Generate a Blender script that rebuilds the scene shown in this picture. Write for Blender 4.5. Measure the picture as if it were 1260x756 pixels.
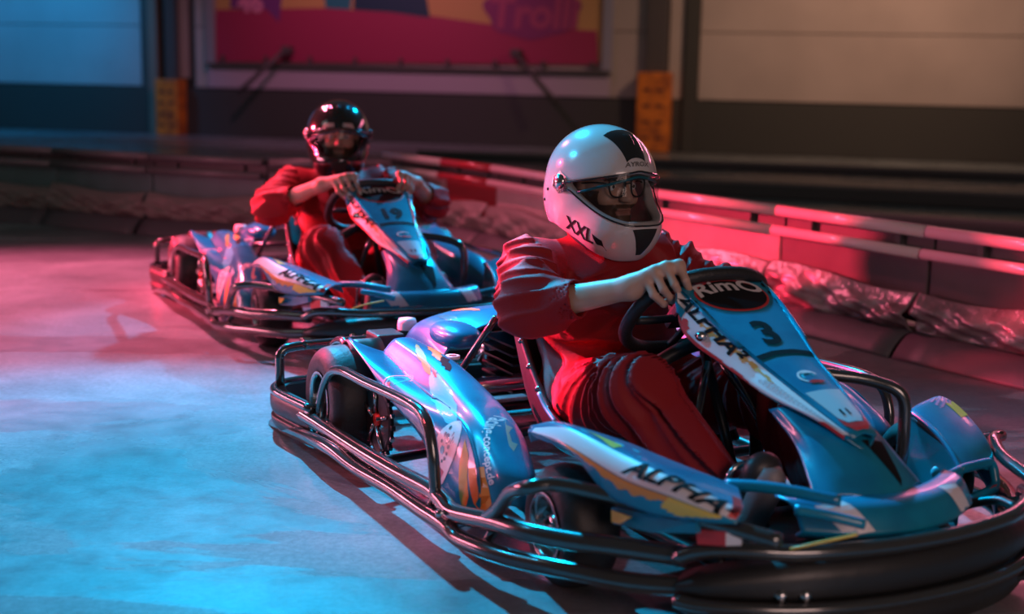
import bpy, bmesh, math, random
import numpy as np
from mathutils import Vector, Matrix
from mathutils.bvhtree import BVHTree
from mathutils.geometry import tessellate_polygon
for o in list(bpy.data.objects): bpy.data.objects.remove(o)
SC = bpy.context.scene; COL = SC.collection
random.seed(4); RNG = np.random.default_rng(7)

# ------------------------------------------------------------------ camera
FPX = 1600.2; CAMZ = 1.061
phi = math.atan((378-92.15)/FPX); roll = math.radians(1.2)
F = Vector((0, math.cos(phi), -math.sin(phi))); U0 = Vector((0, math.sin(phi), math.cos(phi))); R0 = Vector((1,0,0))
Rr = R0*math.cos(roll)+U0*math.sin(roll); Uu = U0*math.cos(roll)-R0*math.sin(roll)
cd = bpy.data.cameras.new('camera'); cam = bpy.data.objects.new('camera', cd); COL.objects.link(cam)
M = Matrix((Rr, Uu, -F)).transposed().to_4x4(); M.translation = (0,0,CAMZ); cam.matrix_world = M
cd.sensor_width = 36; cd.lens = 36*FPX/1260; cd.clip_end = 200
cd.dof.use_dof = True; cd.dof.focus_distance = 3.45; cd.dof.aperture_fstop = 1.9
SC.camera = cam

# ------------------------------------------------------------------ world, lights, exposure
W = bpy.data.worlds.new('world'); SC.world = W; W.use_nodes = True
W.node_tree.nodes['Background'].inputs[0].default_value = (0.62, 0.60, 0.58, 1)
W.node_tree.nodes['Background'].inputs[1].default_value = 0.06
SC.view_settings.view_transform = 'Standard'; SC.view_settings.look = 'None'
SC.view_settings.exposure = 0.0; SC.view_settings.gamma = 1.0; SC.view_settings.use_curve_mapping = False

def aim(o, tgt):
    d = Vector(tgt)-o.location; o.rotation_euler = d.to_track_quat('-Z','Y').to_euler()
def spot(name, loc, tgt, col, power, deg, blend=.5, rad=.1):
    l = bpy.data.lights.new(name, 'SPOT'); l.energy = power; l.color = col; l.spot_size = math.radians(deg); l.spot_blend = blend; l.shadow_soft_size = rad
    o = bpy.data.objects.new(name, l); COL.objects.link(o); o.location = loc; aim(o, tgt); return o
def area(name, loc, tgt, col, power, sx, sy):
    l = bpy.data.lights.new(name, 'AREA'); l.energy = power; l.color = col; l.shape = 'RECTANGLE'; l.size = sx; l.size_y = sy
    o = bpy.data.objects.new(name, l); COL.objects.link(o); o.location = loc; aim(o, tgt); return o
spot('cyan_side_light', (-3.7, 4.3, 3.6), (.15, 3.55, .65), (0.0, .50, .92), 800, 26, .8, .06)
spot('cyan_stage_light', (-1.7, 7.3, 4.6), (-.80, 1.75, 0), (0.0, .49, .90), 4300, 44, .45, .06)
spot('added_blue_spot', (1.6, 9.9, 4.2), (-.6, 5.75, .2), (0.0, .50, 1.0), 2600, 22, .6, .08)  # added spot, only puts cyan highlights on the rear kart
spot('pink_stage_light', (-3.2, 7.5, 4.2), (-2.25, 5.95, 0), (1.0, .13, .25), 2500, 50, .7, .12)
spot('red_stage_light', (-3.2, 5.3, 1.9), (.28, 3.48, .26), (1.0, .03, .13), 6000, 15, .8, .05)
spot('red_side_light', (-4.8, 7.2, 1.5), (-.85, 5.95, .42), (1.0, .03, .08), 4800, 26, .8, .09)
spot('red_shadow_fill', (-3.0, 2.4, 2.3), (-.35, 3.05, 0), (1.0, .10, .14), 300, 17, .9, .2)  # added fill that reddens the floor shadow beside the front kart
area('pink_rail_light', (3.3, 8.3, 2.3), (1.5, 5.9, .4), (1.0, .22, .36), 32, 3.0, .12)
area('added_pink_strip', (-4.3, 5.2, .8), (.2, 3.6, .3), (1.0, .24, .36), 85, 2.4, .25)  # added area light for long pink highlights on rails, no known fitting
spot('far_lane_fill', (-4.5, 12.5, 4.5), (-4.2, 12.8, 0), (.25, .75, .95), 60, 90, .9, .4)  # added bluish fill to lift the far lane, no known lamp
area('side_fill_light', (-4.5, 4.0, 3.5), (-3.2, 8.8, .3), (.6, .72, .72), 12, 2, 1)
spot('pink_track_light', (-3.4, 9.0, 3.9), (1.35, 6.0, .3), (1.0, .17, .28), 620, 58, .5, .1)
area('warm_front_fill', (2.2, -1.8, 1.9), (.4, 4, .6), (1.0, .66, .60), 66, 2.0, 1.6)  # added warm fill from behind the camera, brightens the fronts
spot('blue_wall_light', (-8.2, 18.6, 4.0), (-8.0, 21.6, 1.3), (.0, .34, .80), 460, 95, .9, .2)
spot('violet_wall_light', (-2.6, 16.5, 4.6), (-2.2, 20.2, 1.2), (1, .34, .58), 340, 90, 1, .3)
spot('warm_wall_light', (4.6, 14.6, 4.6), (4.6, 18.6, 1.5), (1.0, .55, .36), 480, 100, 1, .3)

# ------------------------------------------------------------------ materials
def mat(name, col, rough=.5, metal=0, coat=0, alpha=1, bump=None, vary=None, spec=None, sheen=0):
    m = bpy.data.materials.new(name); m.use_nodes = True; nt = m.node_tree; b = nt.nodes['Principled BSDF']
    b.inputs['Base Color'].default_value = (*col, 1); b.inputs['Roughness'].default_value = rough; b.inputs['Metallic'].default_value = metal
    b.inputs['Coat Weight'].default_value = coat; b.inputs['Coat Roughness'].default_value = .08; b.inputs['Alpha'].default_value = alpha
    b.inputs['Sheen Weight'].default_value = sheen
    if spec is not None: b.inputs['Specular IOR Level'].default_value = spec
    tc = None
    if bump or vary:
        tc = nt.nodes.new('ShaderNodeTexCoord')
    if bump:
        sc, st = bump; n = nt.nodes.new('ShaderNodeTexNoise'); n.inputs['Scale'].default_value = sc; n.inputs['Detail'].default_value = 4
        nt.links.new(tc.outputs['Object'], n.inputs['Vector']); bp = nt.nodes.new('ShaderNodeBump'); bp.inputs['Strength'].default_value = st; bp.inputs['Distance'].default_value = .01
        nt.links.new(n.outputs['Fac'], bp.inputs['Height']); nt.links.new(bp.outputs['Normal'], b.inputs['Normal'])
    if vary:
        sc, c2 = vary[:2]; n = nt.nodes.new('ShaderNodeTexNoise'); n.inputs['Scale'].default_value = sc; n.inputs['Detail'].default_value = 5
        nt.links.new(tc.outputs['Object'], n.inputs['Vector'])
        mx = nt.nodes.new('ShaderNodeMix'); mx.data_type = 'RGBA'; mx.inputs[6].default_value = (*col,1); mx.inputs[7].default_value = (*c2,1)
        rp = nt.nodes.new('ShaderNodeValToRGB'); rp.color_ramp.elements[0].position = .4; rp.color_ramp.elements[1].position = .65
        nt.links.new(n.outputs['Fac'], rp.inputs['Fac']); nt.links.new(rp.outputs['Color'], mx.inputs[0]); nt.links.new(mx.outputs[2], b.inputs['Base Color'])
    return m
BLUE = mat('blue_gloss_bodywork', (.003,.22,.36), .3, 0, .4, bump=(90,.02), vary=(14,(.002,.17,.30)))
DBLUE = mat('dark_blue_plastic', (.004,.14,.18), .35, 0, .3, bump=(60,.05))
WHITE = mat('white_print', (.74,.66,.68), .45, 0, .05)
ORANGE = mat('orange_print', (.72,.27,.04), .45, 0, .05)
YELLOW = mat('yellow_print', (.80,.50,.08), .45, 0, .05)
RED = mat('red_print', (.62,.03,.03), .45, 0, .05)
BLACKP = mat('black_print', (.012,.012,.014), .8, 0, 0, spec=.1)
CYANP = mat('light_blue_print', (.03,.52,.66), .4, 0, .4)
TUBE = mat('black_gloss_tube', (.03,.03,.03), .20, .0, .8, spec=1.0)
STEEL = mat('polished_steel', (.55,.53,.53), .2, 1)
PLAST = mat('black_plastic', (.02,.02,.02), .42, bump=(40,.1))
RUBBER = mat('tyre_rubber', (.02,.019,.02), .55, bump=(70,.15))
SEATM = mat('black_fibreglass_seat', (.014,.015,.016), .55, 0, 0, bump=(50,.1))
GRIP = mat('steering_grip', (.018,.017,.017), .5, bump=(120,.2))
DARKM = mat('dark_metal', (.05,.05,.05), .4, .8, bump=(30,.1))
REDM = mat('red_anodised_metal', (.5,.03,.02), .35, .3)
SUIT = mat('red_overall_fabric', (.28,.014,.018), .55, bump=(260,.12), sheen=0, spec=.18)
SUIT.node_tree.nodes['Principled BSDF'].inputs['Sheen Tint'].default_value = (1,.25,.35,1)
HELW = mat('white_helmet_shell', (.56,.51,.50), .2, 0, .8)
HELB = mat('black_helmet_shell', (.012,.012,.013), .12, 0, .9)
LINER = mat('black_liner', (.01,.01,.01), .8)
VISOR = mat('tinted_visor', (.01,.012,.014), .05, 0, 0, alpha=.26)
SHOE = mat('black_shoe', (.03,.03,.03), .45, bump=(80,.1))
EYEW = mat('eye_white', (.7,.66,.62), .2); EYEI = mat('eye_iris', (.04,.03,.02), .1)
def skin_mat():
    m = bpy.data.materials.new('skin'); m.use_nodes = True; nt = m.node_tree; b = nt.nodes['Principled BSDF']
    a = nt.nodes.new('ShaderNodeAttribute'); a.attribute_name = 'tone'; nt.links.new(a.outputs['Color'], b.inputs['Base Color'])
    b.inputs['Roughness'].default_value = .5; b.inputs['Subsurface Weight'].default_value = .0
    return m
SKIN = skin_mat()

# ------------------------------------------------------------------ mesh helpers
def link(name, me, parent=None):
    o = bpy.data.objects.new(name, me); COL.objects.link(o)
    if parent: o.parent = parent
    return o
def mobj(name, vs, fs, m, parent=None, smooth=True):
    me = bpy.data.meshes.new(name); me.from_pydata([tuple(map(float,v)) for v in vs], [], [tuple(map(int,f)) for f in fs])
    if smooth: me.shade_smooth()
    me.materials.append(m); return link(name, me, parent)
def empty(name, loc, rz, label, cat, group=None):
    o = bpy.data.objects.new(name, None); COL.objects.link(o); o.location = loc; o.rotation_euler = (0,0,rz)
    o.empty_display_size = .1; o['label'] = label; o['category'] = cat
    if group: o['group'] = group
    return o
def cr(P, t):   # Catmull-Rom along axis 0, t in [0,1]
    P = np.asarray(P, float); n = len(P)-1; t = np.clip(np.asarray(t, float),0,1)*n; i = np.minimum(t.astype(int), n-1); f = (t-i)
    g = lambda k: P[np.clip(k,0,n)]
    a,b,c,d = g(i-1),g(i),g(i+1),g(i+2)
    a = np.where((i==0).reshape((-1,)+(1,)*(P.ndim-1)), 2*b-c, a); d = np.where((i==n-1).reshape((-1,)+(1,)*(P.ndim-1)), 2*c-b, d)
    f = f.reshape((-1,)+(1,)*(P.ndim-1))
    return .5*((2*b)+(-a+c)*f+(2*a-5*b+4*c-d)*f*f+(-a+3*b-3*c+d)*f**3)
def tube_vf(path, r, seg=10, sub=6, closed=False, caps=True):
    P = np.asarray(path, float)
    if closed: P = np.vstack([P, P[:1]])
    if sub > 1:
        if closed:
            Q = np.vstack([P[-2:-1], P, P[1:2]]); n = len(Q)-1
            t = np.linspace(1/n, (n-1)/n, (len(P)-1)*sub+1); P = cr(Q, t)
        else: P = cr(P, np.linspace(0,1,(len(P)-1)*sub+1))
    if closed: P = P[:-1]
    n = len(P); T = np.gradient(P, axis=0) if not closed else np.roll(P,-1,0)-np.roll(P,1,0)
    T /= np.linalg.norm(T,axis=1)[:,None]+1e-12
    N = np.cross(T[0], [0,0,1.]);
    if np.linalg.norm(N) < .1: N = np.cross(T[0],[0,1.,0])
    N /= np.linalg.norm(N); vs=[]; rr = np.broadcast_to(np.asarray(r,float), (n,)) if np.ndim(r)==0 else np.interp(np.linspace(0,1,n), np.linspace(0,1,len(r)), r)
    for i in range(n):
        N = N-T[i]*np.dot(N,T[i]); N/=np.linalg.norm(N); B = np.cross(T[i],N)
        for k in range(seg):
            a = 2*math.pi*k/seg; vs.append(P[i]+rr[i]*(math.cos(a)*N+math.sin(a)*B))
    fs=[]
    for i in range(n if closed else n-1):
        j=(i+1)%n
        for k in range(seg): fs.append((i*seg+k, i*seg+(k+1)%seg, j*seg+(k+1)%seg, j*seg+k))
    if caps and not closed:
        fs.append(tuple(range(seg-1,-1,-1))); fs.append(tuple((n-1)*seg+k for k in range(seg)))
    return vs, fs
def tube(name, path, r, m, parent=None, **k):
    v,f = tube_vf(path, r, **k); return mobj(name, v, f, m, parent)
def soft(path, rad=.04):   # round the corners of a polyline for bent tubing
    P=[Vector(p) for p in path]; out=[P[0]]
    for a,b,c in zip(P,P[1:],P[2:]):
        d1=(a-b); d2=(c-b); q=min(rad,d1.length*.45,d2.length*.45)
        s=b+d1.normalized()*q; e=b+d2.normalized()*q
        for t in (0,.25,.5,.75,1): out.append(s*(1-t)**2+b*2*t*(1-t)+e*t*t)
    out.append(P[-1]); return [tuple(p) for p in out]
def box_vf(c, s, R=None, bevel=0):
    bm = bmesh.new(); bmesh.ops.create_cube(bm, size=1); bmesh.ops.scale(bm, vec=s, verts=bm.verts)
    if bevel: bmesh.ops.bevel(bm, geom=bm.edges[:], offset=bevel, segments=2, affect='EDGES', profile=.6)
    if R is not None: bmesh.ops.transform(bm, matrix=R.to_4x4(), verts=bm.verts)
    bmesh.ops.translate(bm, vec=c, verts=bm.verts)
    v=[tuple(x.co) for x in bm.verts]; bm.verts.index_update(); f=[tuple(x.index for x in g.verts) for g in bm.faces]; bm.free(); return v,f
def box(name, c, s, m, parent=None, bevel=.003, R=None): return mobj(name, *box_vf(c,s,R,bevel), m, parent, smooth=False)
def join(*vfs):
    V=[];Fs=[]
    for v,f in vfs:
        n=len(V); V+=list(v); Fs+=[tuple(i+n for i in g) for g in f]
    return V,Fs
def lathe_vf(prof, c, axis='y', seg=40):   # prof: (radius, along)
    vs=[];fs=[];n=len(prof)
    for k in range(seg):
        a=2*math.pi*k/seg
        for r,h in prof:
            p = {'y':(r*math.cos(a),h,r*math.sin(a)),'z':(r*math.cos(a),r*math.sin(a),h),'x':(h,r*math.cos(a),r*math.sin(a))}[axis]
            vs.append((c[0]+p[0],c[1]+p[1],c[2]+p[2]))
    for k in range(seg):
        j=(k+1)%seg
        for i in range(n-1): fs.append((k*n+i,j*n+i,j*n+i+1,k*n+i+1))
    return vs,fs
class Surf:
    def __init__(s, P): s.P = np.asarray(P, float)
    def ev(s, u, v):
        u=np.atleast_1d(u); v=np.atleast_1d(v); A = cr(s.P, u); n=s.P.shape[1]-1
        out=np.zeros((len(u),3))
        for k in range(len(u)): out[k]=cr(A[k], [v[k]])[0]
        return out
    def grid(s, nu, nv):
        A = cr(s.P, np.linspace(0,1,nu)); B = cr(np.swapaxes(A,0,1), np.linspace(0,1,nv)); return np.swapaxes(B,0,1)
    def vf(s, nu, nv):
        G = s.grid(nu,nv); vs = G.reshape(-1,3); fs=[(i*nv+j,i*nv+j+1,(i+1)*nv+j+1,(i+1)*nv+j) for i in range(nu-1) for j in range(nv-1)]
        return vs, fs
def thick(o, t, off=1):
    me=o.data; n=len(me.vertices); co=np.zeros(n*3); me.vertices.foreach_get('co',co); co=co.reshape(-1,3)
    nr=np.array([v.normal[:] for v in me.vertices]); d=co-co.mean(0); d[:,2]+=.3*np.abs(d).max()
    if (nr*d).sum()<0: me.flip_normals()
    m = o.modifiers.new('thickness','SOLIDIFY'); m.thickness=t; m.offset=-1; return o
def bvh(*objs):
    V=[];Fs=[]
    for o in objs:
        n=len(V); V+=[v.co.copy() for v in o.data.vertices]; Fs+=[tuple(i+n for i in p.vertices) for p in o.data.polygons]
    return BVHTree.FromPolygons(V,Fs)
def text2d(s, size, shear=0, bold=0, sx=1):
    c = bpy.data.curves.new('t','FONT'); c.body=s; c.size=size; c.align_x='CENTER'; c.align_y='CENTER'; c.shear=shear; c.offset=bold; c.resolution_u=3
    o = bpy.data.objects.new('t',c); COL.objects.link(o); dg=bpy.context.evaluated_depsgraph_get(); me=bpy.data.meshes.new_from_object(o.evaluated_get(dg))
    bm=bmesh.new(); bm.from_mesh(me); bmesh.ops.triangulate(bm, faces=bm.faces[:])
    for _ in range(3):
        es=[e for e in bm.edges if e.calc_length()>max(.010,size*.16)]
        if not es: break
        bmesh.ops.subdivide_edges(bm, edges=es, cuts=1); bmesh.ops.triangulate(bm, faces=bm.faces[:])
    bm.verts.index_update(); v=[(p.co.x*sx,p.co.y) for p in bm.verts]; f=[tuple(q.index for q in g.verts) for g in bm.faces]; bm.free()
    bpy.data.objects.remove(o); bpy.data.curves.remove(c); bpy.data.meshes.remove(me); return v,f
def poly2d(poly, maxe=.02):
    t = tessellate_polygon([[Vector((x,y,0)) for x,y in poly]]); bm=bmesh.new(); vs=[bm.verts.new((x,y,0)) for x,y in poly]
    for a in t:
        try: bm.faces.new([vs[i] for i in a])
        except ValueError: pass
    for _ in range(5):
        es=[e for e in bm.edges if e.calc_length()>maxe]
        if not es: break
        bmesh.ops.subdivide_edges(bm, edges=es, cuts=1); bmesh.ops.triangulate(bm, faces=bm.faces[:])
    bm.verts.index_update(); v=[(p.co.x,p.co.y) for p in bm.verts]; f=[tuple(q.index for q in g.verts) for g in bm.faces]; bm.free(); return v,f
def decal(name, vf, O, R, U, tree, m, parent, off=.0012, label=None, flip=1):
    """lay flat print on a surface: 2d mesh in frame O,R,U pushed along -(RxU) onto the surface"""
    O=Vector(O);R=Vector(R).normalized();U=Vector(U); U=(U-R*U.dot(R)).normalized(); N=R.cross(U)*flip; vs=[];ok=[]
    for x,y in vf[0]:
        P=O+R*x+U*y; h=tree.ray_cast(P+N*.12,-N,.24); ok.append(h[0] is not None)
        vs.append((h[0] if ok[-1] else P)+N*off)
    o=mobj(name, vs, [g for g in vf[1] if all(ok[i] for i in g)] or [(0,1,2)], m, parent, smooth=False)
    if label: o['label']=label
    return o
def jag(x0,x1,y0,y1,n=14,amp=.3,seed=0):   # ragged brush-stroke outline
    r=random.Random(seed); up=[];lo=[]
    for i in range(n+1):
        t=i/n; x=x0+(x1-x0)*t; w=(1-abs(2*t-1)**3); h=(y1-y0)/2; c=(y0+y1)/2
        up.append((x, c+h*w*(1-amp*r.random()))); lo.append((x, c-h*w*(1-amp*r.random())))
    return up+lo[::-1][1:-1]
# ------------------------------------------------------------------ signed distance bodies -> one continuous mesh
class Field:
    def __init__(s, lo, hi, h):
        s.lo=np.array(lo,float); s.h=h; s.n=(np.ceil((np.array(hi)-s.lo)/h)+1).astype(int); s.D=np.full(tuple(s.n), .2, np.float32)
        s.ax=[(s.lo[i]+h*np.arange(s.n[i])).astype(np.float32) for i in range(3)]
    def sl(s, lo, hi, m):
        a=np.clip(((np.array(lo)-m-s.lo)/s.h).astype(int),0,s.n-1); b=np.clip(((np.array(hi)+m-s.lo)/s.h).astype(int)+2,1,s.n)
        return tuple(slice(int(a[i]),int(b[i])) for i in range(3))
    def pts(s, sl): return s.ax[0][sl[0]][:,None,None], s.ax[1][sl[1]][None,:,None], s.ax[2][sl[2]][None,None,:]
    def add(s, sl, d, k):
        D=s.D[sl]
        if k<=0: s.D[sl]=np.minimum(D,d); return
        h=np.maximum(k-np.abs(D-d),0)/k; s.D[sl]=np.minimum(D,d)-h*h*k*.25
    def cut(s, sl, d, k=.004):
        D=s.D[sl]; e=-d; h=np.maximum(k-np.abs(D-e),0)/k; s.D[sl]=np.maximum(D,e)+h*h*k*.25
    def cone(s, a, b, ra, rb, k=.02):
        a=np.array(a,float); b=np.array(b,float); r=max(ra,rb); sl=s.sl(np.minimum(a,b)-r,np.maximum(a,b)+r,.03+k); x,y,z=s.pts(sl)
        ab=b-a; t=((x-a[0])*ab[0]+(y-a[1])*ab[1]+(z-a[2])*ab[2])/(ab@ab); t=np.clip(t,0,1)
        d=np.sqrt((x-a[0]-t*ab[0])**2+(y-a[1]-t*ab[1])**2+(z-a[2]-t*ab[2])**2)-(ra+(rb-ra)*t); s.add(sl,d,k)
    def ell(s, c, r, k=.02, cut=False, ang=0):
        c=np.array(c,float); r=np.array(r,float); R=max(r); sl=s.sl(c-R,c+R,.03+k); x,y,z=s.pts(sl); x=x-c[0];y=y-c[1];z=z-c[2]
        if ang: ca,sa=math.cos(ang),math.sin(ang); x,z = x*ca-z*sa, x*sa+z*ca   # pitch: rotates the solid forward
        k0=np.sqrt((x/r[0])**2+(y/r[1])**2+(z/r[2])**2); k1=np.sqrt((x/r[0]**2)**2+(y/r[1]**2)**2+(z/r[2]**2)**2)+1e-6
        d=k0*(k0-1)/k1
        s.cut(sl,d,k) if cut else s.add(sl,d,k)
    def mesh(s):
        D=s.D; neg=D<0
        c=[neg[i:neg.shape[0]-1+i, j:neg.shape[1]-1+j, k:neg.shape[2]-1+k] for i in (0,1) for j in (0,1) for k in (0,1)]
        cnt=sum(q.astype(np.int8) for q in c); act=(cnt>0)&(cnt<8); idx=np.argwhere(act); vid=np.full(act.shape,-1,np.int32); vid[act]=np.arange(len(idx))
        acc=np.zeros((len(idx),3)); num=np.zeros(len(idx)); X,Y,Z=idx.T
        cs=[(i,j,k) for i in (0,1) for j in (0,1) for k in (0,1)]
        for a in cs:
            for ax in range(3):
                if a[ax]: continue
                b=list(a); b[ax]=1
                da=D[X+a[0],Y+a[1],Z+a[2]]; db=D[X+b[0],Y+b[1],Z+b[2]]; m=(da<0)!=(db<0)
                t=np.where(m, da/(da-db+1e-12), 0); p=np.tile(np.array(a,float),(len(idx),1)); p[:,ax]+=t
                acc[m]+=p[m]; num+=m
        V=s.lo+s.h*(idx+acc/num[:,None]); F=[]
        for ax in range(3):
            o=[0,0,0]; o[ax]=1; sh=[D.shape[i]-o[i] for i in range(3)]
            A=neg[:sh[0],:sh[1],:sh[2]]; B=neg[o[0]:,o[1]:,o[2]:]; e=np.argwhere(A!=B); e=e[(e[:,(ax+1)%3]>0)&(e[:,(ax+2)%3]>0)]
            e=e[(e[:,(ax+1)%3]<act.shape[(ax+1)%3])&(e[:,(ax+2)%3]<act.shape[(ax+2)%3])&(e[:,ax]<act.shape[ax])]
            u=np.zeros(3,int);u[(ax+1)%3]=1;v=np.zeros(3,int);v[(ax+2)%3]=1
            q=[vid[tuple((e-w).T)] for w in (u+v, v, 0*u, u)]
            Q=np.stack(q,1); fl=neg[tuple(e.T)]; Q[~fl]=Q[~fl][:,::-1]; Q=Q[(Q>=0).all(1)]; F.append(Q)
        return V, np.vstack(F)
def big_mesh(name, V, F, m, parent):
    me=bpy.data.meshes.new(name); me.vertices.add(len(V)); me.vertices.foreach_set('co', V.astype(np.float32).ravel())
    me.loops.add(F.size); me.loops.foreach_set('vertex_index', F.astype(np.int32).ravel()); me.polygons.add(len(F))
    me.polygons.foreach_set('loop_start', np.arange(0,F.size,4,dtype=np.int32)); me.update(calc_edges=True); me.validate(); me.shade_smooth()
    me.materials.append(m); return link(name, me, parent)
def N3(*a): return np.array(a[0] if len(a)==1 else a,float)

# ------------------------------------------------------------------ structure: floor, wall
def floor():
    m=bpy.data.materials.new('painted_concrete'); m.use_nodes=True; nt=m.node_tree; b=nt.nodes['Principled BSDF']; L=nt.links.new
    tc=nt.nodes.new('ShaderNodeTexCoord')
    def noise(scale, detail=6, rough=.6, dist=0, stretch=None):
        n=nt.nodes.new('ShaderNodeTexNoise'); n.inputs['Scale'].default_value=scale; n.inputs['Detail'].default_value=detail; n.inputs['Roughness'].default_value=rough; n.inputs['Distortion'].default_value=dist
        mp=nt.nodes.new('ShaderNodeMapping'); mp.inputs['Scale'].default_value=stretch or (1,1,1); L(tc.outputs['Object'],mp.inputs[0]); L(mp.outputs[0],n.inputs['Vector']); return n.outputs['Fac']
    def ramp(src, p0, p1, c0, c1):
        r=nt.nodes.new('ShaderNodeValToRGB'); e=r.color_ramp.elements; e[0].position=p0; e[1].position=p1; e[0].color=(*c0,1); e[1].color=(*c1,1); L(src,r.inputs[0]); return r.outputs[0]
    def mix(f,a,c,mode='MIX'):
        x=nt.nodes.new('ShaderNodeMix'); x.data_type='RGBA'; x.blend_type=mode
        for s,i in ((f,0),(a,6),(c,7)):
            if isinstance(s,(int,float)): x.inputs[i].default_value=s
            elif isinstance(s,tuple): x.inputs[i].default_value=(*s,1)
            else: L(s,x.inputs[i])
        return x.outputs[2]
    wet=ramp(noise(.55,7,.62,.6,(.7,1.7,1)), .47,.49,(0,0,0),(1,1,1))
    big=ramp(noise(2.2,8,.7,.3), .3,.7,(.22,.27,.285),(.42,.50,.52))
    fine=ramp(noise(60,5,.7), .35,.65,(.75,.75,.75),(1,1,1))
    spk=ramp(noise(140,2,.6), .27,.30,(.35,.35,.35),(1,1,1))
    c=mix(1.0,mix(1.0,big,fine,'MULTIPLY'),spk,'MULTIPLY')
    dark=mix(1.0,c,(.55,.53,.55),'MULTIPLY')
    c=mix(wet,dark,c); L(c,b.inputs['Base Color'])
    r1=ramp(noise(7,8,.7), .35,.7,(.30,.30,.30),(.48,.48,.48)); rr=mix(wet,r1,(.22,.22,.22)); L(rr,b.inputs['Roughness'])
    bp=nt.nodes.new('ShaderNodeBump'); bp.inputs['Strength'].default_value=.25; bp.inputs['Distance'].default_value=.003; L(noise(25,8,.7),bp.inputs['Height']); L(bp.outputs[0],b.inputs['Normal'])
    o=mobj('floor',[(-30,-6,0),(30,-6,0),(30,40,0),(-30,40,0)],[(0,1,2,3)],m,smooth=False); o['kind']='structure'
floor()
WA=Vector((-8.646,21.962,0)); WB=Vector((6.98,17.929,0)); wd=(WB-WA).normalized(); wang=math.atan2(wd.y,wd.x)
def wallmat(n,c,r=.6,b=(3,.05)): return mat(n,c,r,bump=b,vary=(.8,tuple(x*.86 for x in c)))
PANW=wallmat('cream_wall_panel',(.55,.48,.44)); PANB=wallmat('pale_wall_panel',(.55,.58,.62)); DARKW=mat('dark_plinth',(.06,.064,.06),.7,bump=(4,.1))
GREYW=mat('grey_steel_post',(.10,.09,.09),.5); PAD=mat('orange_post_padding',(.90,.26,.03),.6,bump=(9,.3),vary=(5,(.45,.12,.03)))
wall=mobj('wall_back',*box_vf((10,.25,3.5),(60,.3,7)),DARKW,smooth=False); wall['kind']='structure'; wall.location=WA; wall.rotation_euler=(0,0,wang)
def wbox(name,s0,s1,z0,z1,m,d=.08,y=None,bevel=.01,parent=wall): return box(name,((s0+s1)/2,(.1-d/2) if y is None else y,(z0+z1)/2),(s1-s0,d,z1-z0),m,parent,bevel)
def panels(s0,s1,z0,z1,n,m):   # sandwich panels with a recessed joint between courses
    h=(z1-z0)/n
    for i in range(n): wbox('wall_panel',s0,s1,z0+i*h,z0+(i+1)*h-.012,m,.10)
S=lambda p:p[0]
panels(-14,(2.682,0.745)[0],.76,(2.682,0.745)[1]*0+4.6,4,PANB)
wbox('wall_column',(2.693,0.186)[0],(2.826,0.19)[0],0,5,GREYW,.12)
wbox('wall_column',(2.855,0.191)[0],(3.016,0.195)[0],0,5,wallmat('beige_column',(.30,.22,.18)),.2)
wbox('wall_panel',(3.35,0.205)[0],(3.495,0.209)[0],.9,5,PANW,.1)
panels((3.639,0.213)[0],(10.863,0.422)[0],.76,4.6,4,PANW)
wbox('wall_panel',(11.197,0.432)[0],(11.411,0.438)[0],.76,5,PANW,.12)
wbox('wall_column',(11.434,0.438)[0],(11.623,0.444)[0],0,5,DARKW,.2)
panels((11.635,0.444)[0],24,.76,4.6,4,PANW)
wbox('wall_ledge',-14,26,0,.74,DARKW,.14)
def padded(px0,px1,z,col_w):
    c=(px0+px1)/2
    p=empty('padded_post',tuple(WA+wd*c),wang,'','post')
    box('post',(0,-.10,2.5),(col_w,.12,5),GREYW,p,.01); box('padding',(0,-.17,z/2),(px1-px0,.30,z),PAD,p,.03)
    for i in range(4):
        for k in (-1,1): box('strap_patch',(k*(px1-px0)*.2,-.323,z*(.18+.2*i)),((px1-px0)*.22,.008,.05),mat('dark_patch',(.22,.06,.03),.6),p,.002)
    return p
p=padded((3.085,0.067)[0],(3.492,0.079)[0],.88,.2); p['label']='steel post with orange padding beside the blue wall panel'
p=padded((10.795,0.005)[0],(11.274,0.021)[0],1.14,.3); p['label']='taller steel post with orange padding right of the banner'
# advertising banner
bw0,bw1,bz=(4.031,1.143)[0],(10.208,1.183)[0],(7.186,1.224)[1]
bn=empty('advertising_banner',tuple(WA+wd*((bw0+bw1)/2)),wang,'large magenta and yellow advertising banner in a grey frame on the back wall','banner')
hw=(bw1-bw0)/2; MAG=mat('magenta_print',(.42,.035,.11),.5); YEL=mat('banner_yellow',(.62,.36,.13),.5); TEAL=mat('banner_teal',(.03,.22,.26),.5); PUR=mat('banner_purple',(.20,.05,.22),.5); PNK=mat('banner_pink',(.75,.25,.40),.5)
box('banner_sheet',(0,-.02,bz+1.6),(2*hw,.03,3.1),YEL,bn,.004)
def bpoly(name,pl,m,off): v,f=poly2d(pl,.5); return mobj(name,[(x,-.04-off,z) for x,z in v],[tuple(reversed(g)) for g in f],m,bn,smooth=False)
bc=(bw0+bw1)/2
bpoly('banner_band',[(4.067-bc,2.865),(4.048-bc,1.974),(5.860-bc,2.012),(7.440-bc,1.928),(8.714-bc,1.774),(10.130-bc,1.719),(10.170-bc,1.229),(4.031-bc,1.169),(4.015-bc,1.748)][1:],MAG,.0)
bpoly('banner_emblem',[(4.298-bc,2.619),(4.287-bc,2.000),(4.909-bc,1.980),(5.112-bc,1.784),(5.217-bc,2.619)],PUR,.004)
bpoly('banner_figure',[(5.796-bc,2.619),(5.887-bc,2.012),(6.287-bc,1.991),(6.393-bc,2.619)],TEAL,.002)
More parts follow.
